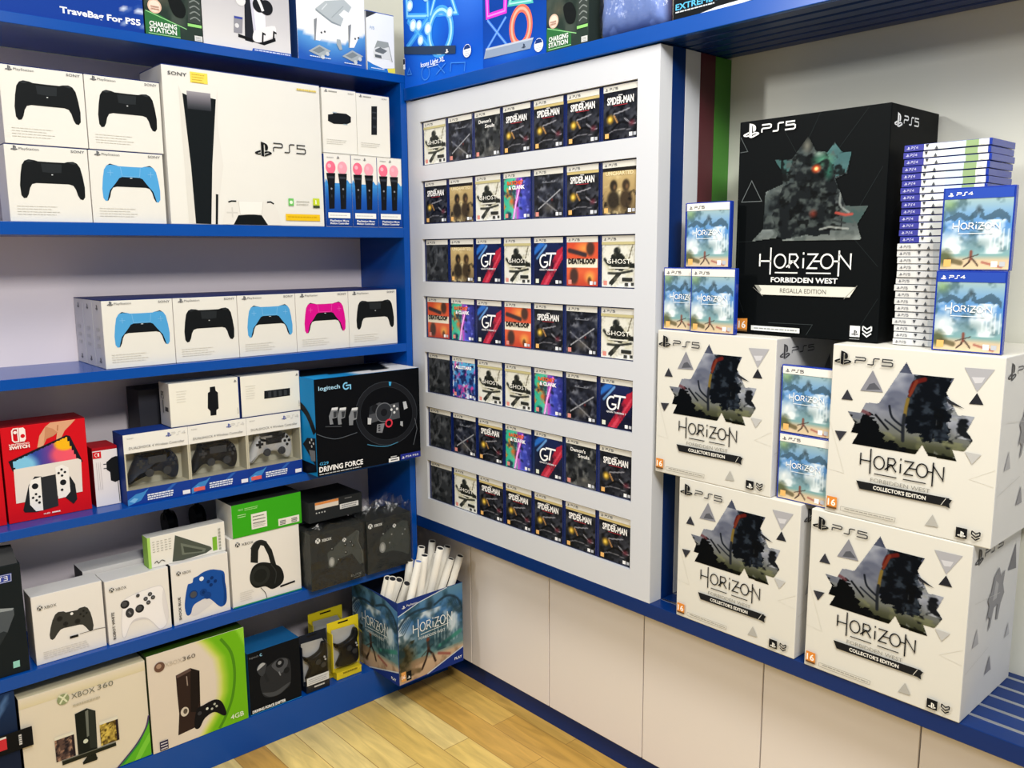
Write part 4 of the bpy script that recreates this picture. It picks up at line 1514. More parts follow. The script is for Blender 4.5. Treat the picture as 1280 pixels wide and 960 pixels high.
for u_, v_, r_ in ((.282, .577, .0115), (.504, .45, .0115)):
    a.disc(u_, v_, r_, '#2a2a2c')
    a.disc(u_ - .01, v_ + .008, r_ * .65, '#4a4a4c')
a.disc(.346, .427, .011, '#3a3a3c', ry=.0135)
a.line([(.33, .45), (.36, .4)], .004, '#77777a')
for u_, v_ in ((0.68, 0.637), (0.606, 0.581), (0.723, 0.574), (0.645, 0.513)):
    a.disc(u_, v_, .0058, '#3a3a3c')
    a.disc(u_, v_, .003, '#6a6a6c')
a.disc(.488, .666, .005, '#4a4a4c')
a.obj('picture_print', o)
b = Art(w, h)
logo_x(b, .098, .857, .17, '#4b4b49', WHITE)
b.text('ROBOT WHITE', .105, .08, .0068, '#3a3a3a', width=.43 * h, rot=90, bold=.02)
b.obj('lettering', o)
carton('controller_box', 'white box with black end, tucked behind the white-controller box', 'box', GD, 'L', -1.03, .4585, -.1, .19, .19, .08, {'front': '#cfccca', 'left': '#1a1c20', 'top': '#d5d3d1'})
w, h = .1655, .178
o = carton('controller_box', 'white box picturing a bright blue controller', 'box', GD, 'L', -.8275, .4585, -.015, w, h, .08, {'front': WHITE, 'left': '#20242c', 'top': '#dddbd9', 'bottom': '#3f9a60'})
a = Art(w, h)
body = [(0.264, 0.603), (0.31, 0.63), (0.355, 0.64), (0.376, 0.706), (0.452, 0.725), (0.55, .765), (0.68, 0.775), (0.78, 0.75), (0.913, 0.68), (0.925, 0.507), (0.94, 0.321), (0.928, 0.162), (0.861, 0.105), (0.783, 0.13), (0.607, 0.31), (0.422, 0.291), (0.335, 0.24), (0.29, 0.13), (0.22, 0.13), (0.198, 0.313)]
a.poly(catmull([(.29, .13), (.335, .24), (.422, .291), (.607, .31), (.7, .22), (.5, .12), (.36, .08)], 3), '#d8d6d8')
a.poly(catmull(body, 4), '#1c4fa0')
a.poly(catmull([(.88, .66), (.925, .5), (.94, .32), (.925, .17), (.87, .12), (.89, .35), (.87, .55)], 3), '#163f86')
a.disc(.357, .437, .0125, '#153a78')
a.disc(.357, .437, .0095, '#4a4d55')
a.disc(.53, .43, .011, '#163f86')
a.line([(.5, .43), (.56, .43)], .005, '#0f3068')
a.line([(.53, .4), (.53, .46)], .005, '#0f3068')
a.disc(.6, .36, .0105, '#163f86')
for u_, v_ in ((0.691, 0.635), (0.626, 0.588), (0.748, 0.566), (0.669, 0.522)): a.disc(u_, v_, .005, '#10316c')
a.disc(.51, .666, .0065, '#e6ecf4')
a.obj('picture_print', o)
b = Art(w, h)
logo_x(b, .127, .847, .155, '#4b4b49', WHITE)
b.text('SHOCK BLUE', .13, .08, .0068, '#2a2a2a', width=.38 * h, rot=90, bold=.02)
b.obj('lettering', o)

w, h = .219, .088
o = carton('accessory_box', 'flat white and lime box picturing a grey wedge, resting on two controller boxes', 'box', None, 'L', -.879, .6372, -.03, w, h, .04, {'front': '#e8e6de', 'left': '#9ccb5a', 'top': '#c9c7c0'})
a = Art(w, h)
a.poly([(0.347, 0.9), (0.796, 0.25), (0.814, 0.16), (0.731, 0.07), (0.434, .02), (0.293, .05)], '#4f554c')
a.poly([(0.411, 0.6), (0.735, 0.22), (0.713, 0.12), (0.42, 0.2)], '#6d7468')
a.poly([(0.44, 0.48), (0.69, 0.2), (0.68, 0.16), (0.45, 0.25)], '#444a42')
a.rect(.825, .09, .885, .55, '#7cb53a')
a.rect(.0, .0, .035, 1, '#a8d468')
a.obj('picture_print', o)
b = Art(w, h)
for k in range(5): b.dashes(.06 + .05 * k, .82, .095 + .05 * k, 5, .08, .0018, '#a5a59c', seed=k)
b.line([(.07, .14), (.1, .2), (.12, .12), (.16, .2), (.2, .14)], .002, '#4a4a48', smooth=3)
for k in range(7): b.rect(.905, .08 + .11 * k, .935, .15 + .11 * k, '#a2a49c')
b.obj('lettering', o)

w, h = .2225, .212
o = carton('headset_box', 'white box picturing a black headset, under the green box', 'box', None, 'L', -.655, .4585, -.015, w, h, .13, {'front': '#e7e4de', 'left': '#dcd9d4', 'bottom': '#2f9a62'})
a = Art(w, h)
band = [(0.274, 0.605), (0.289, 0.799), (0.346, 0.873), (0.432, 0.888), (0.516, 0.84), (0.585, 0.711), (0.639, 0.461), (0.571, 0.435), (0.528, 0.648), (0.47, 0.797), (0.428, 0.818), (0.392, 0.75), (0.376, 0.567)]
a.poly(band, '#222423')
a.line([(.289, .799), (.346, .873), (.432, .888), (.516, .84)], .004, '#343736', smooth=3)
a.poly(catmull([(0.253, 0.413), (0.306, 0.53), (0.415, 0.567), (0.564, 0.515), (0.693, 0.424), (0.741, 0.274), (0.701, 0.169), (0.564, 0.127), (0.461, 0.198), (0.331, 0.212), (0.261, 0.299)], 4), '#1d1f1e')
a.disc(.4, .375, .031, '#292c2a')
a.disc(.4, .375, .021, '#1f2220')
a.line([(.56, .5), (.63, .36), (.6, .2)], .003, '#323534', smooth=3)
a.line([(0.678, 0.133), (0.9, 0.15)], .006, '#1b1c1c')
a.line([(0.395, 0.198), (0.456, 0.108), (0.477, 0.02)], .0018, '#3a3a3a', smooth=3)
a.rect(.002, .002, .998, .018, '#2f9a62')
a.obj('picture_print', o)
b = Art(w, h)
logo_x(b, .106, .905, .165, '#4b4b49', '#e7e4de', .0072)
b.dashes(.1, .2, .3, 5, .03, .0015, '#cfccc6', seed=4)
b.obj('lettering', o)
w, h = .2225, .1
o = carton('carton', 'bright green carton with white stickers on top of the headset box', 'box', None, 'L', -.645, .6712, -.012, w, h, .11, {'front': '#3aa61e', 'left': '#d9d9d2', 'top': '#2a2c2c'})
b = Art(w, h)
b.text('XBOX', .09, .8, .0055, '#bfe6a8', width=.07 * w)
b.dashes(.18, .83, .37, 2, .05, .002, '#a9dc8c', ragged=.1)
b.dashes(.08, .66, .2, 2, .06, .0022, '#bfe6a8')
b.obj('lettering', o)
for k, (u0, v0, u1, v1) in enumerate(((.265, .16, .485, .625), (.648, .075, .957, .29))):
    s = box_obj('bar_code_sticker', M['card'], (u0 * w, -.0011, v0 * h, u1 * w, -.0003, v1 * h), o, bevel=0, cols={'front': '#e6e4da'})
    b = Art(w, h, off=.0013)
    if k == 0:
        b.dashes(u0 + .02, v1 - .1, u1 - .02, 3, .1, .003, '#6a6c66', seed=2, ragged=.1)
        b.dashes(u0 + .02, v0 + .16, u1 - .02, 4, .035, .0012, '#9a9c94', seed=3)
    else:
        for u_ in (u0 + .02, u0 + .19):
            b.dashes(u_, v1 - .09, u_ + .09, 3, .05, .003, '#55575a', seed=4, ragged=.1)
    b.obj('sticker_print', s)

# black headphones lying on a carton behind the stacked boxes
o = carton('carton', 'pale grey carton deep in the shelf behind the flat wedge box', 'box', None, 'L', -.79, .4585, -.16, .13, .2, .095, {'front': '#b9b4b6'})
t = tag(empty('headphones', (-.2, -.715, .6592)), 'black headphones lying deep in the shelf, beside the green carton', 'headphones')
t.rotation_euler = (0, 0, math.pi / 2)
for sx in (-.045, .04):
    bm = bmesh.new()
    bm_cyl(bm, (sx - .012, 0, .042), (sx + .004, 0, .042), .034, .041, 24)
    bm_cyl(bm, (sx + .004, 0, .042), (sx + .016, 0, .042), .041, .036, 24)
    bm_obj('ear_cup', bm, M['black'], t)
bm = bmesh.new()
prev = None
for i in range(13):
    an = math.pi * i / 12
    p = (-.0025 - .052 * math.cos(an), 0.0, .055 + .062 * math.sin(an))
    if prev: bm_cyl(bm, prev, p, .007, seg=10)
    prev = p
bm_obj('headband', bm, M['black'], t)


def wrapped_box(label, u, xf, w, h, seed, art, crumple=.022):
    o = carton('controller_box', label, 'box', 'film-wrapped black controller boxes', 'L', u, .4585, xf, w, h, .11, {'front': '#2b2e2d', 'left': '#3c403e', 'top': '#2a2d2c'})
    art(o, w, h)
    bm = bmesh.new()
    r = random.Random(seed)
    e = .003
    fs = bm_box(bm, -e, -e, .001, w + e, .11 + e, h + e)
    bmesh.ops.subdivide_edges(bm, edges=bm.edges[:], cuts=7, use_grid_fill=True)
    for v in bm.verts:
        if v.co.z > h * .97:
            v.co.z += r.uniform(0, crumple)
            v.co.x += r.uniform(-.004, .004)
        elif v.co.z > .01:
            n = Vector((0, -1 if v.co.y < 0 else 0, 0)) if v.co.y < 0 else Vector((-1 if v.co.x < 0 else (1 if v.co.x > w else 0), 0, 0))
            v.co += n * r.uniform(0, .005)
    bm_obj('clear_wrap', bm, M['wrap'], o)


def art_elite(o, w, h):
    a = Art(w, h)
    a.poly([(0.302, 0.607), (0.441, 0.69), (0.569, 0.777), (0.671, 0.799), (0.853, 0.876), (0.904, 0.851), (0.884, 0.674), (0.967, 0.457), (0.972, 0.259), (0.907, 0.252), (0.761, 0.487), (0.531, 0.451), (0.401, 0.318), (0.315, 0.337)], '#474c49')
    a.line([(.853, .876), (.904, .851), (.884, .674), (.967, .457), (.972, .259)], .0014, '#70736f')
    a.disc(.376, .432, .0105, '#8f9290', ry=.016)
    a.disc(.376, .432, .006, '#b5b8b5', ry=.011)
    for u_, v_ in ((0.743, 0.697), (0.641, 0.675), (0.779, 0.628), (0.648, 0.533), (0.505, 0.438), (0.39, 0.662)):
        a.disc(u_, v_, .005, '#1b1d1c')
        a.disc(u_ - .006, v_ + .008, .002, '#a5a8a5')
    a.xbox(.619, .769, .0065, '#f0f2f0', '#3d413f')
    a.obj('picture_print', o)
    b = Art(w, h)
    b.xbox(.131, .868, .0085, '#eef0ee', '#2b2e2d')
    b.text('XBOX', .2, .835, .0085, '#eef0ee', width=.18 * w, bold=.02)
    b.text('ELITE', .72, .07, .0075, '#8d918e', width=.2 * w)
    b.dashes(.78, .04, .9, 1, .02, .002, '#777b78')
    b.obj('lettering', o)


def art_elite2(o, w, h):
    a = Art(w, h)
    a.poly([(0.293, 0.632), (0.503, 0.76), (0.807, 0.871), (0.928, 0.82), (0.978, 0.472), (0.938, 0.169), (0.787, 0.258), (0.578, 0.335), (0.341, 0.342), (0.255, 0.388)], '#424744')
    a.disc(.336, .445, .012, '#8f9290', ry=.018)
    a.disc(.336, .445, .007, '#b5b8b5', ry=.012)
    for u_, v_ in ((.36, .7), (.5, .5), (.55, .65), (.8, .6), (.86, .68)): a.disc(u_, v_, .003, '#8a8d8a')
    a.xbox(.615, .799, .0065, '#f0f2f0', '#363a38')
    a.obj('picture_print', o)
    b = Art(w, h)
    b.xbox(.073, .9, .0085, '#eef0ee', '#2b2e2d')
    b.text('XBOX', .15, .87, .0085, '#eef0ee', width=.19 * w, bold=.02)
    b.obj('lettering', o)


wrapped_box('black controller box in clear film, under a small dark carton', -.421, .03, .1905, .183, 3, art_elite)
wrapped_box('black controller box in loose crumpled film, beside the blue upright', -.2185, .03, .171, .18, 7, art_elite2, .05)
w, h = .19, .066
o = carton('carton', 'small dark carton with orange and white stickers on the film-wrapped box', 'box', None, 'L', -.404, .6655, .0, w, h, .15, {'front': '#26292b', 'top': '#1a1c1d', 'left': '#34383a'})
s = box_obj('price_sticker', M['card'], (.111 * w, -.0011, .62 * h, .545 * w, -.0003, .95 * h), o, bevel=0, cols={'front': '#d9d0c4'})
b = Art(w, h, off=.0013)
b.rect(.111, .83, .545, .95, '#d88a4a')
b.obj('sticker_print', s)
s = box_obj('bar_code_sticker', M['card'], (.57 * w, -.0011, .38 * h, .925 * w, -.0003, .62 * h), o, bevel=0, cols={'front': '#d5d6d6'})
b = Art(w, h, off=.0013)
b.dashes(.6, .52, .9, 2, .1, .0035, '#85888a', ragged=.1)
b.obj('sticker_print', s)
b = Art(w, h)
for k in range(4): b.disc(.13 + .05 * k, .45, .0025, '#b9bcbc')
b.dashes(.66, .85, .8, 1, .1, .003, '#77797a')
b.obj('lettering', o)

# ------------------------------------------------------------------ lowest deck
w, h = .309, .281
o = carton('console_box', 'large cream console box picturing a black tower, sensor bar and two games', 'box', None, 'L', -1.226, .1105, -.005, w, h, .11, {'front': '#ded5c2', 'top': '#d3c8a6', 'left': '#2a2c34'})
a = Art(w, h)
a.grid(np.tile(np.array([[srgb('#d8cda9')], [srgb('#dfd6c4')]]), (1, 2, 1)), .003, .9, .997, .995)
sw = [(0.997, 0.422), (0.964, 0.3), (0.868, 0.158), (0.709, .004)]
a.poly(sw + [(.997, .004)], '#5fb32a')
a.poly([(.997, .42), (.964, .3), (.868, .158), (.72, .012), (.76, .012), (.9, .16), (.997, .34)], '#2f8f3e')
a.poly([(.997, .25), (.9, .1), (.85, .004), (.9, .004), (.997, .16)], '#7cc93e')
a.line(sw, .0045, '#4d3f66', smooth=4)
a.poly([(0.405, 0.692), (0.502, 0.71), (0.567, 0.657), (0.557, 0.27), (0.404, 0.26)], '#1c201c')
a.poly([(.502, .71), (.567, .657), (.557, .29), (.5, .3)], '#2b302b')
a.poly([(0.486, 0.683), (0.51, 0.695), (0.5, 0.432), (0.483, 0.425)], '#6d726a')
a.disc(.47, .39, .006, '#cfd6c4')
for gx, seed, tones in ((.235, 5, ('#5a4640', '#b08a72', '#2a2428')), (.588, 6, ('#8a7436', '#d8be5a', '#4a3a1c'))):
    p = Paint(16, 22)
    p.grad([(0, tones[0]), (1, tones[0])])
    p.cloud(5, seed, tones[1], .4, .6)
    p.cloud(7, seed + 1, tones[2], .5, .65)
    a.grid(p.im, gx, .285, gx + .15, .5)
    a.rect(gx, .5, gx + .15, .53, '#dfdccb')
    a.rect(gx + .13, .285, gx + .15, .5, '#2a2226')
a.poly([(0.276, 0.282), (0.706, 0.276), (0.709, 0.235), (0.278, 0.235)], '#26281f')
a.poly([(0.276, 0.282), (0.706, 0.276), (0.706, 0.268), (0.276, 0.274)], '#6a6c60')
a.poly([(0.47, 0.235), (0.54, 0.235), (.545, .2), (0.552, 0.185), (0.545, 0.165), (0.435, 0.168), (0.432, 0.19)], '#22241d')
a.obj('picture_print', o)
b = Art(w, h)
b.disc(.328, .876, .0145, '#8f9a72')
b.line([(.3, .84), (.328, .885), (.36, .92)], .0045, '#d8dcbc', smooth=3)
b.line([(.355, .84), (.328, .885), (.296, .92)], .0045, '#d8dcbc', smooth=3)
b.text('XBOX', .39, .852, .0145, '#74766c', width=.185 * w)
b.text('360', .595, .858, .0145, '#74766c', width=.13 * w)
b.dashes(.395, .775, .61, 1, .02, .005, '#b8b19e', ragged=0)
b.obj('lettering', o)
w, h = .281, .291
o = carton('console_box', 'cream and green console box picturing a black tower and its controller', 'box', None, 'L', -.9145, .1105, .0, w, h, .115, {'front': '#ddd2c4', 'top': '#2f4a14', 'left': '#3c4a2a', 'right': '#4f8a22'})
p = Paint(60, 48, '#ddd2c4')
edge = np.interp(p.y, [0, .17, .37, .556, .757, .946, 1], [.5, .632, .717, .729, .702, .58, .53])
f = (p.x - edge)
p.mix(np.clip((f + .06) / .09, 0, 1) * .9, '#c9d84a')
p.mix(np.clip(f / .1, 0, 1), '#6fb51c')
p.mix(np.clip((p.x - np.interp(p.y, [0, .5, .789, .957, 1], [1.2, 1.15, .997, .925, .9])) / .02, 0, 1), '#8fd03a')
a = Art(w, h)
a.grid(p.im, .003, .003, .997, .997)
a.line([(0.746, 0.949), (0.848, 0.773), (0.874, 0.538), (0.834, 0.292), (0.749, 0.112), (0.678, 0.009)], .0085, '#4f8a1c', smooth=5)
a.poly([(0.27, 0.722), (0.418, 0.75), (0.509, 0.691), (0.497, 0.478), (0.492, 0.117), (0.416, 0.117), (0.253, 0.101), (0.277, 0.323), (0.271, 0.528)], '#332622')
a.poly([(0.42, 0.742), (0.509, 0.691), (0.496, 0.384), (0.449, 0.274), (0.392, 0.295)], '#211b1a')
a.poly([(.27, .722), (.418, .75), (.425, .72), (.28, .69)], '#5d4a44')
a.disc(.333, .322, .0115, '#cfc6b8', ry=.014)
a.disc(.34, .325, .006, '#5a5248', ry=.008)
a.line([(.375, .68), (.378, .58)], .003, '#9a8a80')
a.poly(catmull([(0.46, 0.306), (0.52, .32), (0.641, 0.337), (0.718, 0.284), (0.76, 0.15), (0.727, 0.131), (0.633, 0.206), (0.53, 0.177), (0.472, 0.099), (0.424, 0.112), (0.428, 0.214)], 4), '#17171a')
for u_, v_ in ((.64, .29), (.66, .26), (.61, .25)): a.disc(u_, v_, .0035, '#b9bdb0')
a.disc(.56, .27, .004, '#d8dcd0')
a.disc(.48, .25, .006, '#3a3a3e')
a.obj('picture_print', o)
b = Art(w, h)
b.disc(.118, .863, .0145, '#6a4f42')
b.disc(.112, .872, .007, '#a88a76')
b.text('XBOX', .17, .845, .0125, '#c3b9ab', width=.17 * w)
b.text('360', .345, .848, .0125, '#6a645c', width=.13 * w)
b.text('4GB', .8, .058, .0145, '#e8f2d6', width=.145 * w, bold=.01)
b.rect(.065, .015, .148, .108, '#2f2a45')
b.dashes(.075, .08, .14, 3, .028, .003, '#e4e0ea', ragged=0)
b.obj('lettering', o)
o = carton('carton', 'navy carton at the photo edge on the lowest level, cut off', 'box', None, 'L', -1.42, .1105, .0, .188, .31, .12, {'front': '#1b2740', 'top': '#22365c', 'right': '#10151f'})
a = Art(.188, .31)
p = Paint(20, 24)
p.grad([(0, '#2a3248'), (.5, '#162036'), (1, '#1d3358')])
p.stroke([(.7, .75), (.9, .95)], .03, '#4a6a98')
a.grid(p.im, .004, .004, .996, .996)
a.obj('picture_print', o)
t = box_obj('hanging_tag', M['card'], (.135, -.006, .155, .218, -.003, .206), o, bevel=.001, cols={'front': '#141517'})
a = Art(.083, .051)
a.poly([(.02, .25), (.3, .25), (.3, .85), (.02, .8)], '#c8323a')
a.rect(.02, .82, .3, .92, '#d8d2cc')
a.rect(.62, .25, .7, .78, '#c9c9c9')
for k in range(4): a.rect(.6, .34 + .11 * k, .72, .37 + .11 * k, '#141517')
a.obj('tag_print', t, loc=(.135, -.0062, .155))

w, h = .171, .199
o = carton('shifter_box', 'black and blue box picturing a gear shifter, right of the green console box', 'box', None, 'L', -.6255, .1105, -.005, w, h, .11, {'front': '#101318', 'top': '#1c5f96', 'left': '#1b5c8e', 'right': '#1b5c8e', 'bottom': '#2a86c4'})
a = Art(w, h)
a.poly(catmull([(0.42, 0.721), (0.58, 0.769), (0.715, 0.739), (0.802, 0.636), (0.79, 0.3), (0.7, 0.226), (0.545, 0.172), (0.365, 0.188), (0.247, 0.269), (0.207, 0.519), (0.3, 0.666)], 4), '#2b2d31')
a.poly(catmull([(.24, .3), (.365, .2), (.545, .18), (.7, .24), (.79, .31), (.7, .3), (.5, .25), (.36, .27)], 4), '#46494e')
a.poly(catmull([(0.441, 0.695), (0.58, 0.75), (0.737, 0.713), (0.741, 0.609), (0.62, 0.51), (0.502, 0.6)], 4), '#4d5056')
a.disc(.6, .68, .014, '#1d1f23')
a.disc(.595, .69, .006, '#85888e')
a.poly(catmull([(0.158, 0.705), (0.191, 0.77), (0.269, 0.794), (0.344, 0.753), (0.328, 0.681), (0.28, 0.58), (0.21, 0.6)], 4), '#3a3d42')
a.poly(catmull([(.165, .69), (.2, .76), (.27, .785), (.32, .755), (.25, .72)], 4), '#a7abb0')
a.line([(.3, .6), (.36, .45)], .009, '#26282c')
a.disc(.72, .53, .01, '#1d1f23')
a.line([(.57, .55), (.6, .48)], .004, '#7f838a')
a.rect(.002, .002, .998, .012, '#2a86c4')
a.obj('picture_print', o)
b = Art(w, h)
b.text('logitech', .03, .91, .006, '#7c8086', width=.17 * w)
b.ring(.25, .925, .0035, .0018, '#8fc8ea', a0=60, a1=330)
b.text('DRIVING FORCE SHIFTER', .035, .03, .0085, '#eceff2', width=.64 * w, bold=.04)
b.obj('lettering', o)


def blister(name, label, u, xf, w, h, frame_mat, inner, bottom, pad_col, tilt=0.0):
    """hanging pack: card frame > hang tab slot, inner tray and clear bubble"""
    loc, rz = place('L', u, .1105, xf)
    r = empty(name, loc, rz)
    tag(r, label, 'pack', 'hanging controller packs on the lowest level')
    box_obj('card_frame', M[frame_mat], (0, .03, 0, w, .033, h), r, bevel=.0008)
    box_obj('card_edge', M[frame_mat], (0, .0, h * .16, .0025, .03, h * .86), r, bevel=.0008)
    box_obj('card_base', M[frame_mat], (w * .1, .0, 0, w * .9, .0295, h * .13), r, bevel=.0015)
    box_obj('hang_slot', M['black'], (w * .34, .0288, h * .94, w * .66, .0299, h * .965), r, bevel=.0004)
    pts = [(.06, .14), (.2, .06), (.82, .05), (.96, .14), (.97, .72), (.86, .86), (.1, .88), (.03, .7)]
    bm = bmesh.new()
    A = [bm.verts.new((x * w, .0299, y * h)) for x, y in pts]
    B = [bm.verts.new(((x - .5) * w * .97 + .5 * w, -.004, (y - .48) * h * .97 + .48 * h)) for x, y in pts]
    for i in range(8):
        j = (i + 1) % 8
        bm.faces.new((A[i], A[j], B[j], B[i]))
    bm.faces.new(B)
    bm_obj('clear_bubble', bm, M['film'], r)
    bm = bmesh.new()
    vs = [bm.verts.new((x * w, .0285, y * h)) for x, y in ((.08, .15), (.92, .13), (.94, .72), (.84, .84), (.12, .86))]
    bm.faces.new(vs)
    vs2 = [bm.verts.new((v.co.x, .0292, v.co.z)) for v in vs]
    bm.faces.new(vs2[::-1])
    for i in range(5): bm.faces.new((vs[i], vs[(i + 1) % 5], vs2[(i + 1) % 5], vs2[i]))
    bm_obj('tray', bm, M[inner], r)
    return r, loc, rz


GRIP = [(.14, .64), (.30, .60), (.5, .62), (.68, .68), (.76, .8), (.86, .8), (.9, .7), (.86, .6), (.88, .48), (.9, .32), (.86, .22), (.7, .175), (.3, .185), (.17, .23), (.24, .32), (.32, .42), (.24, .52), (.16, .56)]


def packed_pad(label, w, h, loc, rz, mat):
    c = extrude_outline('game_controller', catmull(GRIP, 4), w, h, .012, M[mat], None, (loc[0] - .0155, loc[1], loc[2]), rz, inset=((0, 0), (.001, .004), (.003, .007), (.006, .009)))
    tag(c, label, 'controller', 'controllers inside clear hanging packs')
    for sx, sz in ((.55, .5), (.72, .42)):
        bm = bmesh.new()
        bm_cyl(bm, (sx * w, -.006, sz * h), (sx * w, -.013, sz * h), .0085, .0095, 16)
        bm_obj('thumb_stick', bm, M['greyp'], c)
    for bx, bz in ((.78, .55), (.81, .5)):
        bm = bmesh.new()
        bm_cyl(bm, (bx * w, -.006, bz * h), (bx * w, -.011, bz * h), .0036, .0032, 12)
        bm_obj('button', bm, M['silver'], c)


r, loc, rz = blister('blister_pack', 'silver and black clear pack with a dark controller, next to the gear shifter box', -.4475, -.005, .104, .184, 'navyp', 'silver', None, None)
box_obj('white_label', M['card'], (.012, -.002, .026, .09, -.0012, .052), r, bevel=0, cols={'front': '#e4e6e8'})
b = Art(.104, .184, off=.003)
b.dashes(.16, .24, .82, 3, .035, .0022, '#a9adb2', ragged=.1)
b.dashes(.35, .08, .7, 1, .03, .005, '#d8dade', ragged=0)
b.obj('lettering', r)
packed_pad('dark controller sealed inside the silver and black pack', .104, .184, loc, rz, 'black')
r, loc, rz = blister('blister_pack', 'yellow framed clear pack with a black controller, in front of the second yellow pack', -.334, -.015, .117, .19, 'yellow', 'silver', None, None)
b = Art(.117, .19, off=.0005)
b.dashes(.3, .08, .76, 1, .03, .006, '#8a7d1a', ragged=0)
b.obj('lettering', r)
packed_pad('black controller sealed inside the front yellow pack', .117, .19, loc, rz, 'black')
r, loc, rz = blister('blister_pack', 'second yellow hanging pack, standing behind the other two packs', -.356, -.1, .128, .2, 'yellow', 'silver', None, None)

# ------------------------------------------------------------------ cardboard bin with rolled posters
bx0, bx1, by0, by1, bz0, bz1 = -.12, .155, -.193, .071, .1105, .393
bn = tag(empty('poster_bin', (.02, -.06, bz0)), 'printed cardboard bin full of rolled posters on the lowest level in the corner', 'bin')


def bin_part(name, b, c):
    o = box_obj(name, M['card'], b, bn, bevel=.0008, cols={'front': c})
    o.location = -bn.location
    return o


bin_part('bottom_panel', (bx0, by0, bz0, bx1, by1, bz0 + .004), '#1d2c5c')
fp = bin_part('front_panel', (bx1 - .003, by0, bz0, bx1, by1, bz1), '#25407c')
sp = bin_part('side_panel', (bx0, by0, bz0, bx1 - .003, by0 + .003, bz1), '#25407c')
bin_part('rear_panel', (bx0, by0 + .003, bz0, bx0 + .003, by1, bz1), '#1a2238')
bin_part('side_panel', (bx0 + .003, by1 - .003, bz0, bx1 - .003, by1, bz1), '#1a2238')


def bin_art(w, h, title_u, title_w, fig_u):
    p = Paint(90, 98)
    p.grad([(0, '#b59a80'), (.2, '#c2a88c'), (.27, '#5d8488'), (.45, '#56788c'), (.65, '#3d6ea6'), (.85, '#4a7aa8'), (1, '#5f8aa4')])
    p.cloud(5, 101, '#dfe8ec', .48, .68, .8, ((p.y > .3) & (p.y < .8)) * 1.0)
    p.cloud(7, 102, '#24404c', .5, .7, .8, (p.y > .3) * 1.0)
    p.blob(.02, .52, .3, .25, '#dfe6e8', .8, .9)
    p.blob(fig_u, .55, .35, .14, '#3d5d66', .6, 1)
    p.stroke([(.0, .7), (.12, .8), (.3, .84), (.48, .82)], .02, '#22323e', .8, smooth=4)
    p.stroke([(.55, .84), (.75, .9), (.92, .82), (1, .66)], .02, '#22323e', .8, smooth=4)
    for k in range(5): p.stroke([(.0 + .02 * k, .68 - .02 * k), (.1 + .03 * k, .78)], .01, '#2a3c48', .7)
    for k in range(5): p.stroke([(1 - .025 * k, .62 + .01 * k), (.9 - .03 * k, .84)], .01, '#2a3c48', .7)
    p.blob(.48, .86, .09, .1, '#26363e', .9, .7)
    for k in range(8): p.stroke([(.55 + .05 * k, .62), (.55 + .05 * k, .32)], .01, '#b9d2d8', .55)
    p.stroke([(.6, .3), (.75, .34), (.95, .4)], .035, '#3f8478', smooth=4)
    p.blob(.08, .3, .22, .26, '#4a4632', 1, .6)
    p.cloud(10, 103, '#2a2a1c', .5, .65, .9, (p.x < .25) * (p.y < .5) * 1.0)
    p.stroke([(.3, .1), (.12, .14)], .04, '#54482f', .8)
    p.stroke([(fig_u, .42), (fig_u + .01, .3)], .03, '#4a3028')
    p.blob(fig_u, .44, .035, .035, '#6a3a28', 1, .5)
    p.stroke([(fig_u, .3), (fig_u - .04, .2), (fig_u - .1, .1)], .02, '#2e221e')
    p.stroke([(fig_u + .01, .3), (fig_u + .07, .24), (fig_u + .11, .14)], .02, '#2e221e')
    p.stroke([(fig_u - .1, .26), (fig_u + .07, .36)], .01, '#3a2c26', .7)
    p.stroke([(fig_u + .16, .22), (fig_u + .34, .16)], .022, '#8c4a44', .8)
    p.cloud(9, 104, '#8a7258', .5, .7, .7, (p.y < .25) * 1.0)
    p.cloud(8, 105, '#1f3a44', .52, .7, .7, ((p.y > .25) & (p.y < .6)) * 1.0)
    a = Art(w, h)
    a.grid(p.im, .003, .003, .997, .997)
    return a


w, h = by1 - by0, bz1 - bz0
a = bin_art(w, h, .22, .6, .44)
a.poly([(.003, .85), (.3, .935), (.7, .997), (.003, .997)], '#22367e')
a.line([(.003, .84), (.3, .93), (.75, 1.0)], .003, '#c9d6e2')
a.poly([(.003, .003), (.003, .012), (.42, .02), (.997, .18), (.997, .003)], '#1f3480')
a.line([(.42, .02), (.997, .19)], .004, '#c4ccd4')
a.obj('picture_print', fp, loc=(bx1, by0, bz0), rotz=math.pi / 2)
b = Art(w, h, off=.0012)
b.hz(.22, .57, .6 * w, .03, '#eef3f4', .0028)
b.line([(.33, .535), (.78, .555)], .0018, '#e6eef0')
b.text('FORBIDDEN WEST', .3, .475, .0095, '#dfe8ea', width=.41 * w)
b.ps(.06, .915, .014, '#f0f3f6')
b.text('PlayStation', .13, .93, .007, '#f0f3f6', width=.16 * w)
b.text('PLAY', .85, .055, .009, '#eef2f6', width=.12 * w, bold=.02)
b.rect(.025, .045, .092, .16, '#e2a25a')
b.text('16', .032, .075, .013, '#ffffff', width=.05 * w)
b.rect(.105, .04, .175, .15, '#16181c')
b.ps(.115, .06, .012, '#f2f2f2')
b.obj('lettering', fp, loc=(bx1, by0, bz0), rotz=math.pi / 2)
w = bx1 - bx0
a = bin_art(w, h, .3, .6, .4)
a.poly([(.45, .997), (.75, .97), (.997, .9), (.997, .997)], '#22367e')
a.poly([(.35, .003), (.997, .16), (.997, .003)], '#1f3480')
a.line([(.35, .006), (.997, .17)], .004, '#c4ccd4')
a.obj('picture_print', sp, loc=(bx0, by0, bz0))
b = Art(w, h, off=.0012)
b.hz(.23, .545, .56 * w, .03, '#eef3f4', .0028)
b.line([(.33, .51), (.78, .525)], .0018, '#e6eef0')
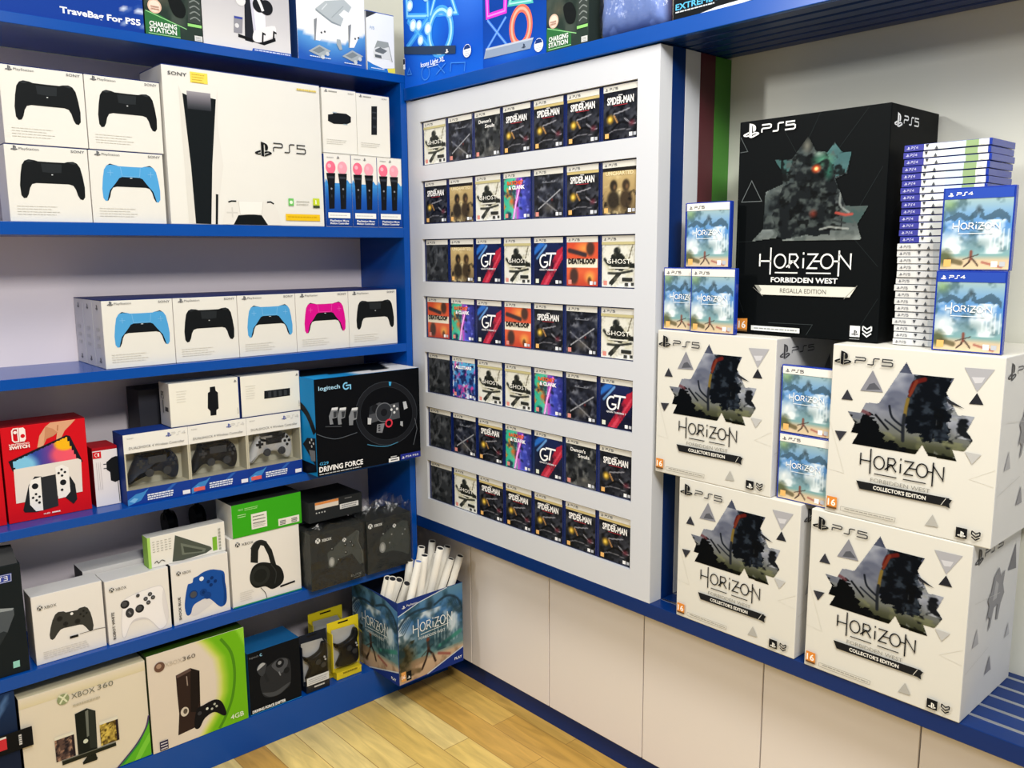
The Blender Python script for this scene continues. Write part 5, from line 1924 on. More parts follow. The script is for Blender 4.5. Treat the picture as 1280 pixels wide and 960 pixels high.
b.text('FORBIDDEN WEST', .3, .45, .0095, '#dfe8ea', width=.41 * w)
b.text('PLAY', .84, .04, .009, '#eef2f6', width=.1 * w, bold=.02)
b.obj('lettering', sp, loc=(bx0, by0, bz0))

TUBES = [(0.0700, -0.1698, 0.4478, -0.0752, -0.1533, .1255),
         (0.1064, -0.1751, 0.4583, -0.0379, -0.1641, .1255),
         (0.0700, -0.1253, 0.4300, -0.1000, -0.1207, .1255),
         (0.0700, -0.0954, 0.4095, -0.1000, -0.0881, .1255),
         (0.0253, -0.0508, 0.4657, -0.0379, -0.0556, .1255),
         (0.1500, -0.1025, 0.5107, 0.0863, -0.1641, .1255),
         (-0.0200, 0.0542, 0.4120, -0.1000, -0.0013, .1255),
         (0.0820, -0.0510, 0.4377, -0.0131, -0.1207, .1255),
         (0.1387, -0.0702, 0.5191, 0.0739, -0.0881, .1255),
         (0.0253, 0.0448, 0.5103, -0.0379, 0.0421, .1255),
         (0.1387, -0.0061, 0.5277, 0.0242, -0.0339, .1255),
         (0.1047, 0.0503, 0.5107, 0.0118, -0.0013, .1255),
         (0.0933, 0.0127, 0.4664, -0.0006, -0.0664, .1255),
         (0.0707, 0.0631, 0.4591, -0.0255, 0.0096, .1255),
         (0.1273, 0.0462, 0.4749, 0.0615, -0.0447, .1255),
         (0.1500, 0.0678, 0.4856, 0.0491, 0.0096, .1255),
         (0.0253, -0.0013, 0.5007, -0.0379, -0.0230, .1255),
         (0.0593, 0.0400, 0.4786, -0.0131, -0.0339, .1255)]
TL_ = {0: 'rolled white poster with a dark open end, foremost and leftmost in the bin', 1: 'rolled white poster with a dark open end, second from the left at the bin front', 2: 'rolled white poster with black open end, third from the left at the bin front',
       3: 'rolled white poster with the lowest black open end at the bin front', 4: 'upright rolled white poster nearest the shelf end, above the dark-ended front group',
       15: 'rolled white poster leaning furthest right in the bin, nearest the cabinet door', 9: 'rolled white poster standing tallest at the rear of the bin', 5: 'rolled white poster with a bluish end, near the middle of the bin'}
for i, (x, y, z, X, Y, Z) in enumerate(TUBES):
    A, B = Vector((X, Y, Z)), Vector((x, y, z))
    r = .0123
    bm = bmesh.new()
    d = (B - A).normalized()
    bm_cyl(bm, (0, 0, 0), B - A, r, r, 20, cap=False)
    bm_cyl(bm, B - A - d * .03, B - A, r * .84, r * .84, 20, cap=False)
    n = 20
    bm.verts.ensure_lookup_table()
    o1 = [v for v in bm.verts][n:2 * n]
    i1 = [v for v in bm.verts][3 * n:4 * n]
    for k in range(n): bm.faces.new((o1[k], o1[(k + 1) % n], i1[(k + 1) % n], i1[k]))
    o = bm_obj('rolled_poster', bm, M['tube'], None, A, smooth=True)
    tag(o, TL_.get(i, 'plain rolled white poster among the middle ones sticking out of the bin'), 'poster', 'rolled posters in the bin')
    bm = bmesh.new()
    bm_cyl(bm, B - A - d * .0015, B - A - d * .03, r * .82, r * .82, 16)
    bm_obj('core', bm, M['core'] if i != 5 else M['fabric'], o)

# ------------------------------------------------------------------ top shelf, left side
ZF = ZS['F']
w, h = .46, .28
o = carton('bag_box', 'blue box lettered in white, on the top shelf at the photo corner', 'box', None, 'L', -1.256, ZF, -.012, w, h, .15, {'front': '#123a92'})
a = Art(w, h)
p = Paint(40, 20, '#123a92')
p.cloud(9, 5, '#dbe4f2', .5, .62, .9, ((p.x > .88) & (p.y > .1)) * 1.0)
a.grid(p.im, .003, .003, .997, .6)
a.obj('picture_print', o)
b = Art(w, h)
b.text('TraveBag For PS5', .575, .068, .014, '#eef2f8', width=.405 * w, bold=.03)
b.obj('lettering', o)


def charging_box(label, wall, u, z, front, w, h):
    o = carton('charging_station_box', label, 'box', 'dark green charging station boxes', wall, u, z, front, w, h, .12, {'front': '#262f2c', 'left': '#1c2422'})
    a = Art(w, h)
    p = Paint(24, 36)
    p.grad([(0, '#2b3a34'), (1, '#1f2725')])
    p.cloud(6, 9, '#454f48', .5, .75, .9)
    p.blob(.3, .34, .2, .1, '#5d5a4c', .8, 1)
    a.grid(p.im, .004, .004, .996, .996)
    a.poly([(.004, 0.205), (0.15, 0.216), (0.6, 0.12), (.6, .01), (.004, .01)], '#2f6a3c')
    a.line([(.02, .212), (.72, .105)], .002, '#8fd08a')
    a.line([(.05, .02), (.6, .02)], .0014, '#a9dca0')
    a.disc(.18, .26, .0175, '#dcb9a4')
    a.disc(.18, .26, .014, '#e9d2c2')
    a.poly([(0.77, 0.371), (0.989, 0.382), (0.979, 0.17), (0.747, 0.17)], '#3a423f')
    for v_ in (.2, .25, .3, .35): a.line([(.79, v_), (.88, v_ + .025), (.97, v_)], .003, '#7d8582', smooth=3)
    a.rect(.74, .135, .99, .16, '#8fcf76')
    a.poly(catmull([(.42, .36), (.6, .38), (.72, .28), (.66, .2), (.5, .22)], 4), '#15191a')
    a.obj('picture_print', o)
    b = Art(w, h)
    b.text('CHARGING', .07, .085, .0115, '#e4ece6', width=.47 * w, bold=.03)
    b.text('STATION', .065, .035, .0115, '#e4ece6', width=.47 * w, bold=.03)
    b.rect(.85, .012, .99, .06, '#d5d8d6')
    b.dashes(.87, .045, .97, 3, .013, .0016, '#8a8d8c', ragged=0)
    b.dashes(.11, .25, .25, 2, .02, .003, '#b08a78', ragged=0)
    b.obj('lettering', o)
    return o


charging_box('dark green charging station box between the blue box and the photo-fronted box', 'L', -.794, ZF, -.012, .148, .28)
w, h = .2555, .28
o = carton('console_stand_box', 'pale grey box picturing a white console on a black charging base', 'box', None, 'L', -.6445, ZF, -.012, w, h, .12, {'front': '#c4c3c6', 'left': '#20242c', 'right': '#1c3a78'})
a = Art(w, h)
p = Paint(16, 20)
p.grad([(0, '#d9d8d9'), (.4, '#c2c1c5'), (1, '#aaaab0')])
a.grid(p.im, .004, .004, .996, .996)
a.poly([(.521, .6), (0.711, 0.62), (0.705, 0.257), (0.656, 0.155), (0.55, 0.119)], '#e6e6f0')
a.poly([(0.48, .6), (0.53, .6), (0.588, 0.113), (0.548, 0.087), (0.459, 0.095)], '#23262e')
a.poly([(.53, .6), (.56, .6), (.6, .12), (.57, .11)], '#c9c9d8')
a.poly([(0.386, 0.148), (0.652, 0.101), (0.815, 0.167), (0.818, 0.135), (0.678, 0.077), (0.384, 0.116)], '#15171b')
a.poly(catmull([(0.55, 0.119), (0.567, 0.195), (0.62, .215), (0.661, 0.241), (0.816, 0.279), (0.816, 0.188), (0.761, 0.159), (0.679, 0.115), (0.6, 0.094)], 3), '#e4e3e6')
a.line([(.66, .1), (.67, .19), (.7, .18)], .005, '#1a1c20')
a.line([(.79, .14), (.8, .22), (.83, .21)], .005, '#1a1c20')
a.poly([(0.347, 0.308), (0.447, 0.307), (0.43, 0.154), (0.337, 0.151)], '#8d8d96')
a.rect(.35, .285, .44, .305, '#3c4a9c')
a.disc(.375, .22, .006, '#d5d5d8')
a.disc(.431, .46, .014, '#dededf')
a.disc(.64, .45, .019, '#1d1f24')
a.disc(.72, .44, .02, '#1d1f24')
a.line([(.62, .52), (.66, .45), (.68, .4)], .008, '#e4e4e6', smooth=3)
a.obj('picture_print', o)
b = Art(w, h)
b.poly([(0.544, 0.032), (.997, .035), (.997, .003), (0.529, .003)], '#2a50a8')
b.dashes(.56, .014, .98, 1, .02, .003, '#cdd8ec', ragged=0)
b.obj('lettering', o)
w, h = .228, .28
o = carton('console_stand_box', 'white and blue box picturing grey console stands', 'box', None, 'L', -.3685, ZF, -.01, w, h, .12, {'front': '#e9ebee', 'left': '#24427e'})
a = Art(w, h)
p = Paint(30, 30, '#eceef0')
edge = np.interp(p.x, [0, .2, .45, .67, .92, 1], [.31, .25, .215, .23, .33, .36])
f = edge - p.y
p.mix(np.clip(f / .012, 0, 1), '#5a9ad6')
p.mix(np.clip((f - .03) / .2, 0, 1), '#2a5cb4')
a.grid(p.im, .003, .003, .997, .997)
GR = '#a3adb2'
a.poly([(0.271, 0.53), (0.412, 0.624), (0.693, 0.676), (0.802, 0.616), (0.754, 0.554), (0.688, 0.575), (0.61, 0.514), (0.676, 0.483), (0.635, 0.412), (0.503, 0.434)], '#b3bcc0')
a.poly([(.271, .53), (.503, .434), (.635, .412), (.63, .4), (.5, .415), (.27, .51)], '#8d979d')
a.line([(.36, .53), (.44, .6)], .003, '#d3d9dc')
a.line([(.5, .47), (.68, .61)], .002, '#98a2a8')
for q1, q2 in (([(0.241, 0.418), (0.287, 0.439), (0.352, 0.443), (0.349, 0.259), (0.318, 0.216), (0.253, 0.217)], [(0.241, 0.418), (0.287, 0.439), (0.256, 0.217), (0.238, 0.205)]),
               ([(0.74, 0.42), (0.786, 0.442), (0.862, 0.447), (0.905, 0.33), (0.82, 0.206), (0.736, 0.196)], [(0.74, 0.42), (0.786, 0.442), (0.75, 0.198), (0.736, 0.196)])):
    a.poly(q1, '#f2f3f4')
    a.poly(q2, '#84898f')
    x = q1[0][0]
    a.disc(x + .1, .3, .003, '#3a3d44')
    a.disc(x + .15, .315, .003, '#3a3d44')
for x, y in ((.147, .096), (.633, .098)):
    a.poly([(x, y), (x + .154, y + .078), (x + .32, y + .035), (x + .19, y - .045)], GR)
    a.poly([(x + .05, y + .01), (x + .16, y + .06), (x + .24, y + .035), (x + .14, y - .01)], '#7b868d')
    a.disc(x + .27, y + .0, .006, '#c3cacd')
    a.disc(x + .2, y - .04, .006, '#c3cacd')
a.poly([(0.56, 0.261), (0.612, 0.262), (0.637, 0.164), (0.599, 0.154), (0.557, 0.205)], GR)
a.obj('picture_print', o)
b = Art(w, h)
b.dashes(.16, .045, .46, 1, .02, .0025, '#dfe8f4', ragged=0)
b.dashes(.66, .03, .92, 1, .02, .0025, '#dfe8f4', ragged=0)
b.obj('lettering', o)
w, h = .101, .174
o = carton('console_stand_box', 'small white box picturing a grey and white stand, in the top shelf corner', 'box', None, 'L', -.137, ZF, -.008, w, h, .1, {'front': '#eceef0', 'top': '#2f5cb8', 'left': '#d5d8dc'}, lid='#2f5cb8')
a = Art(w, h)
a.poly([(0.0, 0.985), (0.366, 0.985), (0.0, 0.87)], '#3a3d44')
a.poly([(0.218, 0.324), (0.374, 0.523), (0.772, 0.525), (0.82, 0.409), (0.9, 0.192), (0.792, 0.235), (0.247, 0.216)], '#dcdedd')
a.poly([(.26, .38), (0.374, 0.523), (0.772, 0.525), (.8, .45), (.6, .41), (.4, .42)], '#9aa09f')
a.poly([(0.292, 0.364), (0.475, 0.417), (0.727, 0.375), (0.577, 0.311), (0.29, 0.33)], '#6c7276')
a.poly([(0.27, 0.286), (0.503, 0.28), (0.518, 0.23), (0.284, 0.236)], '#5a6064')
a.line([(.79, .46), (.9, .2)], .0022, '#8a8f92')
a.poly(catmull([(.003, .15), (0.2, .11), (0.562, 0.062), (.99, .1), (.995, .006), (.6, .004), (0.003, .006)], 1), '#2f78c8')
a.poly([(0.709, 0.074), (.995, .1), (.995, .008), (0.742, 0.008)], '#e8dc5a')
a.obj('picture_print', o)
b = Art(w, h)
b.psx(.12, .7, .007, '#9ab4d4', '5', wm=.015, th=.0012)
b.dashes(.12, .04, .6, 1, .02, .0022, '#e6eef8', ragged=0)
b.obj('lettering', o)

# ------------------------------------------------------------------ top shelf, right side
ZR = 2.0052
p = Paint(50, 40, '#0f4fc4')
p.grad([(0, '#1462d8'), (.4, '#0f4cc0'), (1, '#1a6ae2')])
p.blob(.85, .9, .4, .7, '#5c8cf0', .7, 1)
p.blob(.32, .5, .3, .5, '#1f86f0', .7, 1)
w, h = .385, .3
o = carton('lamp_box', 'bright blue box picturing glowing light-blue shapes, in the top shelf corner', 'box', 'bright blue lamp boxes', 'R', .001, ZR, -.006, w, h, .18, {'front': '#1256cc', 'left': '#0e46ac'})
a = Art(w, h)
a.grid(p.im, .003, .003, .997, .997)
GL = '#58b4f6'
a.line([(0.056, 0.95), (0.06, 0.71), (0.337, 0.643), (0.333, 0.9)], .017, '#3f9cf0')
a.line([(0.056, 0.95), (0.06, 0.71), (0.337, 0.643), (0.333, 0.9)], .006, '#8fd4fb')
a.line([(0.56, 0.95), (0.692, 0.584), (0.373, 0.647), (.5, .95)], .016, '#3f9cf0')
a.line([(0.56, 0.95), (0.692, 0.584), (0.373, 0.647), (.5, .95)], .006, '#a5dcfc')
a.line([(0.05, 0.4), (0.336, 0.62)], .02, '#3a94ea')
a.line([(0.068, 0.67), (0.33, 0.36)], .02, '#3a94ea')
a.line([(0.05, 0.4), (0.336, 0.62)], .006, GL)
a.line([(0.068, 0.67), (0.33, 0.36)], .006, GL)
a.ring(.492, .455, .054, .024, '#4aa4f2', ry=.062)
a.ring(.492, .455, .054, .008, '#a9e0fc', ry=.062)
for u_, v_, r_ in ((.1, .8, .011), (.14, .6, .012), (.22, .58, .01), (.34, .52, .012), (.24, .43, .01), (.33, .85, .014), (.62, .6, .01)):
    a.disc(u_, v_, r_ * 1.5, '#9fd4fa')
    a.disc(u_, v_, r_, '#e6f6ff')
a.poly([(0.012, 0.419), (.3, .36), (0.686, 0.281), (0.684, 0.205), (.3, .28), (.012, 0.346)], '#2c3e5a')
a.line([(.05, .13), (.08, .19), (.11, .125), (.05, .13)], .003, '#3f86e4')
a.ring(.3, .1, .02, .003, '#3f86e4')
a.line([(.44, .06), (.56, .14)], .003, '#3f86e4')
a.line([(.46, .15), (.55, .05)], .003, '#3f86e4')
a.line([(.62, .05), (.63, .13), (.8, .1), (.79, .02)], .003, '#3f86e4')
a.obj('picture_print', o)
b = Art(w, h)
b.ps(.56, .23, .016, '#ffffff')
b.text('Icons Light XL', .242, .165, .0135, '#eaf4ff', width=.31 * w, bold=.02, slope=-.0)
b.dashes(.33, .145, .47, 1, .02, .0022, '#c9e0fa', ragged=0)
b.disc(.828, .199, .018, '#f0f4f8')
b.poly([(.788, .215), (.868, .215), (.855, .245), (.828, .256), (.8, .245)], '#1c3a7c')
b.dashes(.8, .19, .86, 3, .018, .0016, '#a9b4c4', ragged=0)
b.rect(.004, .19, .03, .3, '#eef2f6')
b.rect(.004, .24, .028, .295, '#1c2440')
b.obj('lettering', o)
w, h = .2515, .3
o = carton('lamp_box', 'bright blue box picturing pink, green and orange glowing shapes', 'box', 'bright blue lamp boxes', 'R', .3872, ZR, -.006, w, h, .18, {'front': '#0f4cb4'})
p = Paint(30, 40)
p.grad([(0, '#0f4cb8'), (.5, '#0b3f9c'), (1, '#0e4ab0')])
p.blob(.5, .06, .5, .1, '#2a6ad0', .7, 1)
a = Art(w, h)
a.grid(p.im, .003, .003, .997, .997)
a.line([(0.06, 0.9), (0.08, 0.453), (0.369, 0.455), (0.404, 0.9)], .015, '#e23ad2')
a.line([(0.06, 0.9), (0.08, 0.453), (0.369, 0.455), (0.404, 0.9)], .004, '#ff8ef2')
a.line([(0.65, .9), (0.78, 0.47), (0.447, 0.5), (.6, .9)], .014, '#4fb9b4')
a.line([(0.65, .9), (0.78, 0.47), (0.447, 0.5), (.6, .9)], .004, '#a5e6dc')
a.ring(.622, .279, .036, .02, '#f0705c', ry=.046)
a.ring(.622, .279, .036, .007, '#ffb09c', ry=.046)
a.line([(0.075, 0.17), (0.39, 0.4)], .009, '#3f7ae4')
a.line([(0.08, 0.42), (0.421, 0.14)], .009, '#3f7ae4')
a.line([(0.075, 0.17), (0.39, 0.4)], .003, '#7fb0f8')
a.line([(0.08, 0.42), (0.421, 0.14)], .003, '#7fb0f8')
a.poly([(0.051, 0.173), (0.824, 0.156), (0.771, 0.07), (0.014, 0.085)], '#8f9fb8')
a.poly([(0.051, 0.173), (0.824, 0.156), (.81, .14), (.05, .155)], '#b9c4d4')
a.obj('picture_print', o)
b = Art(w, h)
b.ps(.64, .085, .016, '#2c3a54')
b.disc(.902, .08, .017, '#f0f4f8')
b.poly([(.845, .095), (.96, .095), (.94, .125), (.9, .134), (.86, .125)], '#1c3a7c')
b.dashes(.86, .07, .94, 3, .018, .0016, '#a9b4c4', ragged=0)
b.obj('lettering', o)
charging_box('dark green charging station box next to the blue box with pink and orange shapes', 'R', .6405, ZR, -.005, .1485, .28)

# bagged fabric article and what leans next to it
t = tag(empty('bagged_cover', (.9, .05, ZR)), 'blue-grey folded fabric cover sealed in a shiny clear bag', 'bag')


def pillow(name, x0, x1, y0, y1, z0, z1, mat, parent, seed, amp, nx=16, nz=12):
    r = random.Random(seed)
    bm = bmesh.new()
    G = {}
    for s in (0, 1):
        for i in range(nx + 1):
            for j in range(nz + 1):
                u_, v_ = i / nx, j / nz
                e = min(u_, 1 - u_, v_, 1 - v_)
                k = min(1, e * 7) ** .5
                ym = (y0 + y1) / 2
                y = ym + (y0 - ym if s == 0 else y1 - ym) * k + (r.uniform(-amp, amp) if e > 0 else 0)
                if e == 0 and s == 1:
                    G[s, i, j] = G[0, i, j]
                    continue
                G[s, i, j] = bm.verts.new((x0 + (x1 - x0) * u_, y, z0 + (z1 - z0) * v_ + (r.uniform(-amp, amp) if j > 0 and 0 < i < nx else 0)))
    for s in (0, 1):
        for i in range(nx):
            for j in range(nz):
                q = [G[s, i, j], G[s, i + 1, j], G[s, i + 1, j + 1], G[s, i, j + 1]]
                bm.faces.new(q if s == 0 else q[::-1])
    o = bm_obj(name, bm, mat, parent, smooth=True)
    o.location = -parent.location
    return o


pillow('folded_fabric', .8, 1.005, .01, .075, ZR + .001, ZR + .24, M['fabric'], t, 4, .003)
pillow('clear_bag', .795, 1.03, .0, .088, ZR + .0005, ZR + .25, M['wrap'], t, 9, .006)
t = tag(empty('bagged_cover', (1.03, .1, ZR)), 'crumpled red and white packet between the clear bag and the black box', 'packet')
pillow('packet', .99, 1.043, .095, .12, ZR + .0005, ZR + .2, M['red'], t, 11, .004)
t.name = 'packet'
w, h = .24, .25
o = carton('joystick_box', 'black box with blue lettering at the top of the photo', 'box', None, 'R', 1.0445, ZR, -.002, w, h, .15, {'front': '#14171a', 'left': '#c8483a'})
b = Art(w, h)
b.text('EXTREME 3D', .03, .085, .0125, '#58b4e4', width=.56 * w, bold=.02)
b.dashes(.03, .06, .46, 1, .02, .0028, '#c9d0d4', ragged=0)
b.poly([(.28, .004), (.5, .03), (.98, .04), (.98, .02), (.7, .004)], '#dfe3e6')
b.obj('lettering', o)
"""
"""

# ------------------------------------------------------------------ collector cartons on the worktop
HZ_MAIN = [(0.464, 0.931), (0.503, 0.869), (0.738, 0.87), (0.7, 0.791), (0.771, 0.678), (0.861, 0.681), (0.826, 0.599), (0.862, 0.557), (0.823, 0.494), (0.756, 0.49), (0.784, 0.433), (0.626, 0.437), (0.587, 0.493), (0.551, 0.434),
           (0.16, 0.435), (0.196, 0.5), (0.15, .5), (.17, .56), (0.122, 0.617), (0.204, 0.621), (0.233, 0.681), (0.314, 0.687)]
CW, CH, CD = .318, .349, .262


def hz_picture():
    """a dim landscape with one large dark mass; x 0..1 over u .12...862, y over v .433...931"""
    p = Paint(196, 132)
    X = lambda u, v: ((u - .12) / .742, (v - .433) / .498)
    p.grad([(0, '#3c4030'), (.12, '#5c5f4c'), (.2, '#7d8078'), (.4, '#868b98'), (.75, '#6d7389'), (1, '#4a5068')])
    p.cloud(4, 201, '#c3c8d2', .45, .65, .8, (p.y > .25) * 1.0)
    p.cloud(6, 202, '#4a5068', .5, .7, .7, (p.y > .3) * 1.0)
    p.blob(.2, .42, .3, .22, '#a9adb6', .6, 1)
    body = [X(*q) for q in [(0.52, 0.87), (0.74, 0.9), (0.705, 0.741), (0.735, 0.687), (0.72, 0.603), (0.744, 0.561), (0.717, 0.528), (0.6, 0.52), (0.555, 0.545), (0.5, 0.545), (0.475, 0.6), (0.485, .7), (0.5, .8)]]
    n = p.noise(24, 203, 4) - .5
    p.x, p.y = p.x + n * .1, p.y + n * .12
    p.poly(body, '#161b22')
    p.x, p.y = p.x - n * .1, p.y - n * .12
    p.cloud(14, 204, '#46505c', .52, .7, .75, inside(p.x, p.y, body) * 1.0)
    p.stroke([X(.575, .845), X(.52, .82), X(.5, .77)], .024, '#6e2824', asp=.75, smooth=4)
    p.stroke([X(.53, .83), X(.495, .75)], .016, '#84402f', asp=.75)
    p.stroke([X(.487, .73), X(.478, .68), X(.475, .64)], .018, '#8f7a40', asp=.75)
    p.stroke([X(.472, .64), X(.468, .58), X(.472, .5)], .018, '#30343a', asp=.75)
    p.stroke([X(.38, .68), X(.4, .62), X(.46, .58)], .012, '#262b34', asp=.75, smooth=4)
    p.stroke([X(.36, .6), X(.43, .56), X(.47, .54)], .01, '#2c313a', asp=.75, smooth=4)
    p.cloud(9, 205, '#a5a9a8', .55, .7, .8, ((p.x > .72) & (p.y < .55)) * 1.0)
    p.cloud(12, 206, '#15181c', .5, .62, .9, ((p.x > .7) & (p.y < .6)) * 1.0)
    fg = [X(*q) for q in [(0.12, 0.42), (0.14, .6), (0.199, 0.56), (0.235, 0.632), (0.29, .61), (0.318, 0.566), (0.36, 0.5), (0.48, 0.46), (.56, .42)]]
    p.x, p.y = p.x + n * .06, p.y + n * .1
    p.poly(fg, '#14171b')
    p.x, p.y = p.x - n * .06, p.y - n * .1
    p.stroke([X(.19, .64), X(.26, .62)], .02, '#7a4a50', .8, asp=.75)
    p.stroke([X(.3, .62), X(.38, .55)], .012, '#1a1d22', asp=.75)
    p.cloud(10, 207, '#8a8d6a', .55, .72, .7, ((p.y < .2) & (p.x > .3)) * 1.0)
    p.poly([(.5, .0), (1, .0), (1, .03), (.5, .06)], '#1a1c16', .9)
    p.poly([X(.503, .869), X(.464, .931), X(.42, .87)], '#3c4258', .7)
    return np.clip((p.im - .06) * .92, 0, 1)


def collector(label, x, z, y, proto=[None]):
    if proto[0] is None:
        o = proto[0] = carton('collector_box', label, 'box', None, 'R', x, z, y, CW, CH, CD, {'front': '#d8d6cc', 'right': '#d0d0d0', 'top': '#d8d6cc'}, bevel=.002)
        a = Art(CW, CH)
        a.line([(.004, .55), (.117, .251), (.004, .262)], .0007, '#d2cfc3')
        a.line([(.99, .42), (.86, .35), (.99, .33)], .0007, '#d6d3c8')
        a.grid(hz_picture(), .118, .43, .864, .935, clip=HZ_MAIN)
        a.poly([(0.789, 0.931), (0.947, 0.934), (0.864, 0.811)], '#a8a8ac')
        a.poly([(.83, .885), (.9, .89), (.885, .86), (.85, .855)], '#c9c9cc')
        a.poly([(0.865, 0.806), (0.903, 0.748), (0.827, 0.745)], '#25262c')
        a.poly([(0.265, 0.869), (0.336, 0.752), (0.194, 0.747)], '#85868e')
        a.poly([(.28, .8), (.32, .765), (.23, .755), (.25, .79)], '#55575e')
        a.poly([(0.111, 0.745), (0.151, 0.686), (0.075, 0.684)], '#34353c')
        a.poly([(0.044, 0.495), (0.123, 0.5), (0.079, 0.439)], '#34353c')
        a.poly([(0.826, 0.492), (0.913, 0.489), (0.868, 0.432)], '#b9b9b6')
        a.poly([(0.675, 0.12), (0.714, 0.058), (0.636, 0.053)], '#aeada6')
        a.poly([(0.69, 0.77), (0.806, 0.717), (0.72, 0.735)], '#26282e')
        a.obj('picture_print', o)
        b = Art(CW, CH)
        b.hz(.223, .315, .497 * CW, .0255, '#1e1f22', .0026)
        b.rect(.314, .281, .452, .287, '#2a2b2e')
        b.rect(.491, .281, .625, .287, '#2a2b2e')
        b.text('FORBIDDEN WEST', .294, .236, .0078, '#85857f', width=.358 * CW, bold=-.004)
        b.obj('lettering', o)
        b = Art(CW, CH)
        b.poly([(0.204, 0.226), (0.765, 0.229), (0.744, 0.183), (0.228, 0.181)], '#1d1e20')
        b.poly([(.73, .229), (.78, .222), (.765, .2), (.77, .175), (.74, .185), (.715, .183)], '#1d1e20')
        b.line([(.745, .225), (.72, .185)], .001, '#d8d6cc')
        b.text("COLLECTOR'S EDITION", .314, .194, .0072, '#e8e6dc', width=.318 * CW, bold=.03)
        b.obj('band_print', o)
        b = Art(CW, CH)
        b.ps(.018, .885, .036, '#191a1c')
        b.psx(.155, .9, .0125, '#3a3b3e', '5', wm=.235 * CW, th=.0024)
        b.poly([(0.019, 0.101), (0.087, 0.101), (0.087, 0.029), (0.019, 0.029)], '#dc8a3a')
        b.text('16', .026, .048, .0135, '#fdf6ec', width=.052 * CW, bold=.02)
        b.rect(.019, .029, .087, .04, '#6a4a2c')
        b.line([(0.115, 0.054), (0.464, 0.058), (0.462, 0.034), (0.114, 0.03)], .0009, '#9a9890', closed=True)
        b.dashes(.14, .042, .45, 1, .02, .0022, '#9a9890', ragged=0)
        b.poly([(0.814, 0.086), (0.876, 0.086), (0.876, 0.031), (0.814, 0.031)], '#1a1b1d')
        b.ps(.823, .036, .0145, '#eceae0')
        b.chevrons(.9, .037, .944, .083, .0024, '#222326')
        b.obj('logo', o)
        s = Art(CW, CH, 'right', CD)
        s.ps(.05, .87, .042, '#4a4a4e')
        s.psx(.24, .9, .012, '#5d5d62', '5', wm=.36 * CD, th=.0024)
        for pts, c in (([(.75, .72), (.93, .7), (.88, .86)], '#77777c'), ([(.12, .4), (.24, .4), (.19, .5)], '#a8a8ac'), ([(.42, .17), (.55, .17), (.5, .27)], '#8a8a90'), ([(.8, .3), (.9, .3), (.86, .38)], '#b5b5b8')):
            s.poly(pts, c)
        s.poly([(.36, .5), (.4, .58), (.36, .62), (.42, .66), (.46, .74), (.55, .78), (.6, .72), (.68, .74), (.66, .66), (.7, .6), (.64, .55), (.6, .46), (.56, .47), (.57, .56), (.5, .55), (.45, .45), (.41, .43), (.43, .5), (.4, .52)], '#8a8a8e')
        s.poly([(.46, .6), (.54, .6), (.56, .68), (.5, .71)], '#a9a9ac')
        s.line([(.02, .28), (.45, .33)], .0008, '#b9b8b6')
        s.line([(.1, .66), (.6, .62)], .0008, '#c2c1bf')
        s.obj('side_print', o)
    else:
        o = copy_tree(proto[0])
    o.location = (x, y, z)
    tag(o, label, 'box', 'large white collector boxes')
    return o


collector('white collector box lower left in the stack, carrying the one touching the display board', 1.0945, .6095, -.002)
collector('white collector box carrying another white box, on the bare end of the worktop', 1.437, .6095, -.004)
collector('white collector box under the two small pale blue cases, touching the display board', 1.0205, .959, -.002)
collector('white collector box with the tall pile of game cases on top', 1.4645, .959, -.002)

# the black special carton
w, h, d = .336, .465, .222
o = carton('collector_box', 'tallest box, black with a dark machine picture, standing across two white boxes', 'box', None, 'R', 1.1935, 1.3085, .052, w, h, d, {'front': '#0a0d0e', 'right': '#07090a', 'top': '#141718', 'left': '#080a0b'}, bevel=.002)
art_pts = [(0.27, 0.81), (0.392, 0.809), (0.435, 0.847), (0.493, 0.901), (0.551, 0.834), (0.625, 0.823), (0.669, 0.863), (0.715, 0.818), (0.777, 0.814), (0.756, 0.726), (0.682, 0.707), (0.758, 0.588), (0.898, 0.583), (0.836, 0.509), (0.866, 0.444), (0.352, 0.44), (0.331, 0.458), (0.124, 0.442), (0.204, 0.497), (0.212, 0.668), (0.334, 0.699), (0.321, 0.76)]
p = Paint(176, 118)
X = lambda u, v: ((u - .12) / .78, (v - .438) / .465)
p.grad([(0, '#6a706c'), (.1, '#596160'), (.3, '#343b3c'), (1, '#3c4647')])
p.cloud(6, 301, '#8f9896', .55, .75, .6)
p.cloud(9, 302, '#14181a', .45, .65, .9, (p.y > .12) * 1.0)
p.poly([X(.27, .81), X(.4, .8), X(.36, .74), X(.32, .75)], '#3f6664', .8)
p.poly([X(.62, .82), X(.67, .86), X(.78, .815), X(.75, .73), X(.66, .71)], '#4a7476', .75)
p.poly([X(.76, .588), X(.9, .583), X(.84, .509), X(.74, .52)], '#3a504e', .9)
n = p.noise(12, 303) - .5
p.x, p.y = p.x + n * .06, p.y + n * .06
p.poly([X(*q) for q in [(.4, .7), (.46, .78), (.52, .83), (.64, .82), (.69, .74), (.69, .6), (.66, .46), (.5, .46), (.3, .45), (.27, .56), (.33, .69)]], '#15191b')
p.x, p.y = p.x - n * .06, p.y - n * .06
p.cloud(13, 305, '#4a5250', .52, .68, .8)
p.cloud(16, 306, '#070909', .52, .62, .8, ((p.y > .1) & (p.x > .25) & (p.x < .8)) * 1.0)
p.blob(*X(.6, .79), .12, .09, '#4f8f72', .9, .9)
p.blob(*X(.57, .82), .06, .04, '#a9c4b4', .7, 1)
p.blob(*X(.64, .74), .05, .1, '#2f6a58', .8, .9)
p.cloud(14, 304, '#101415', .52, .66, .9, ((p.y > .5) & (p.x > .3) & (p.x < .75)) * 1.0)
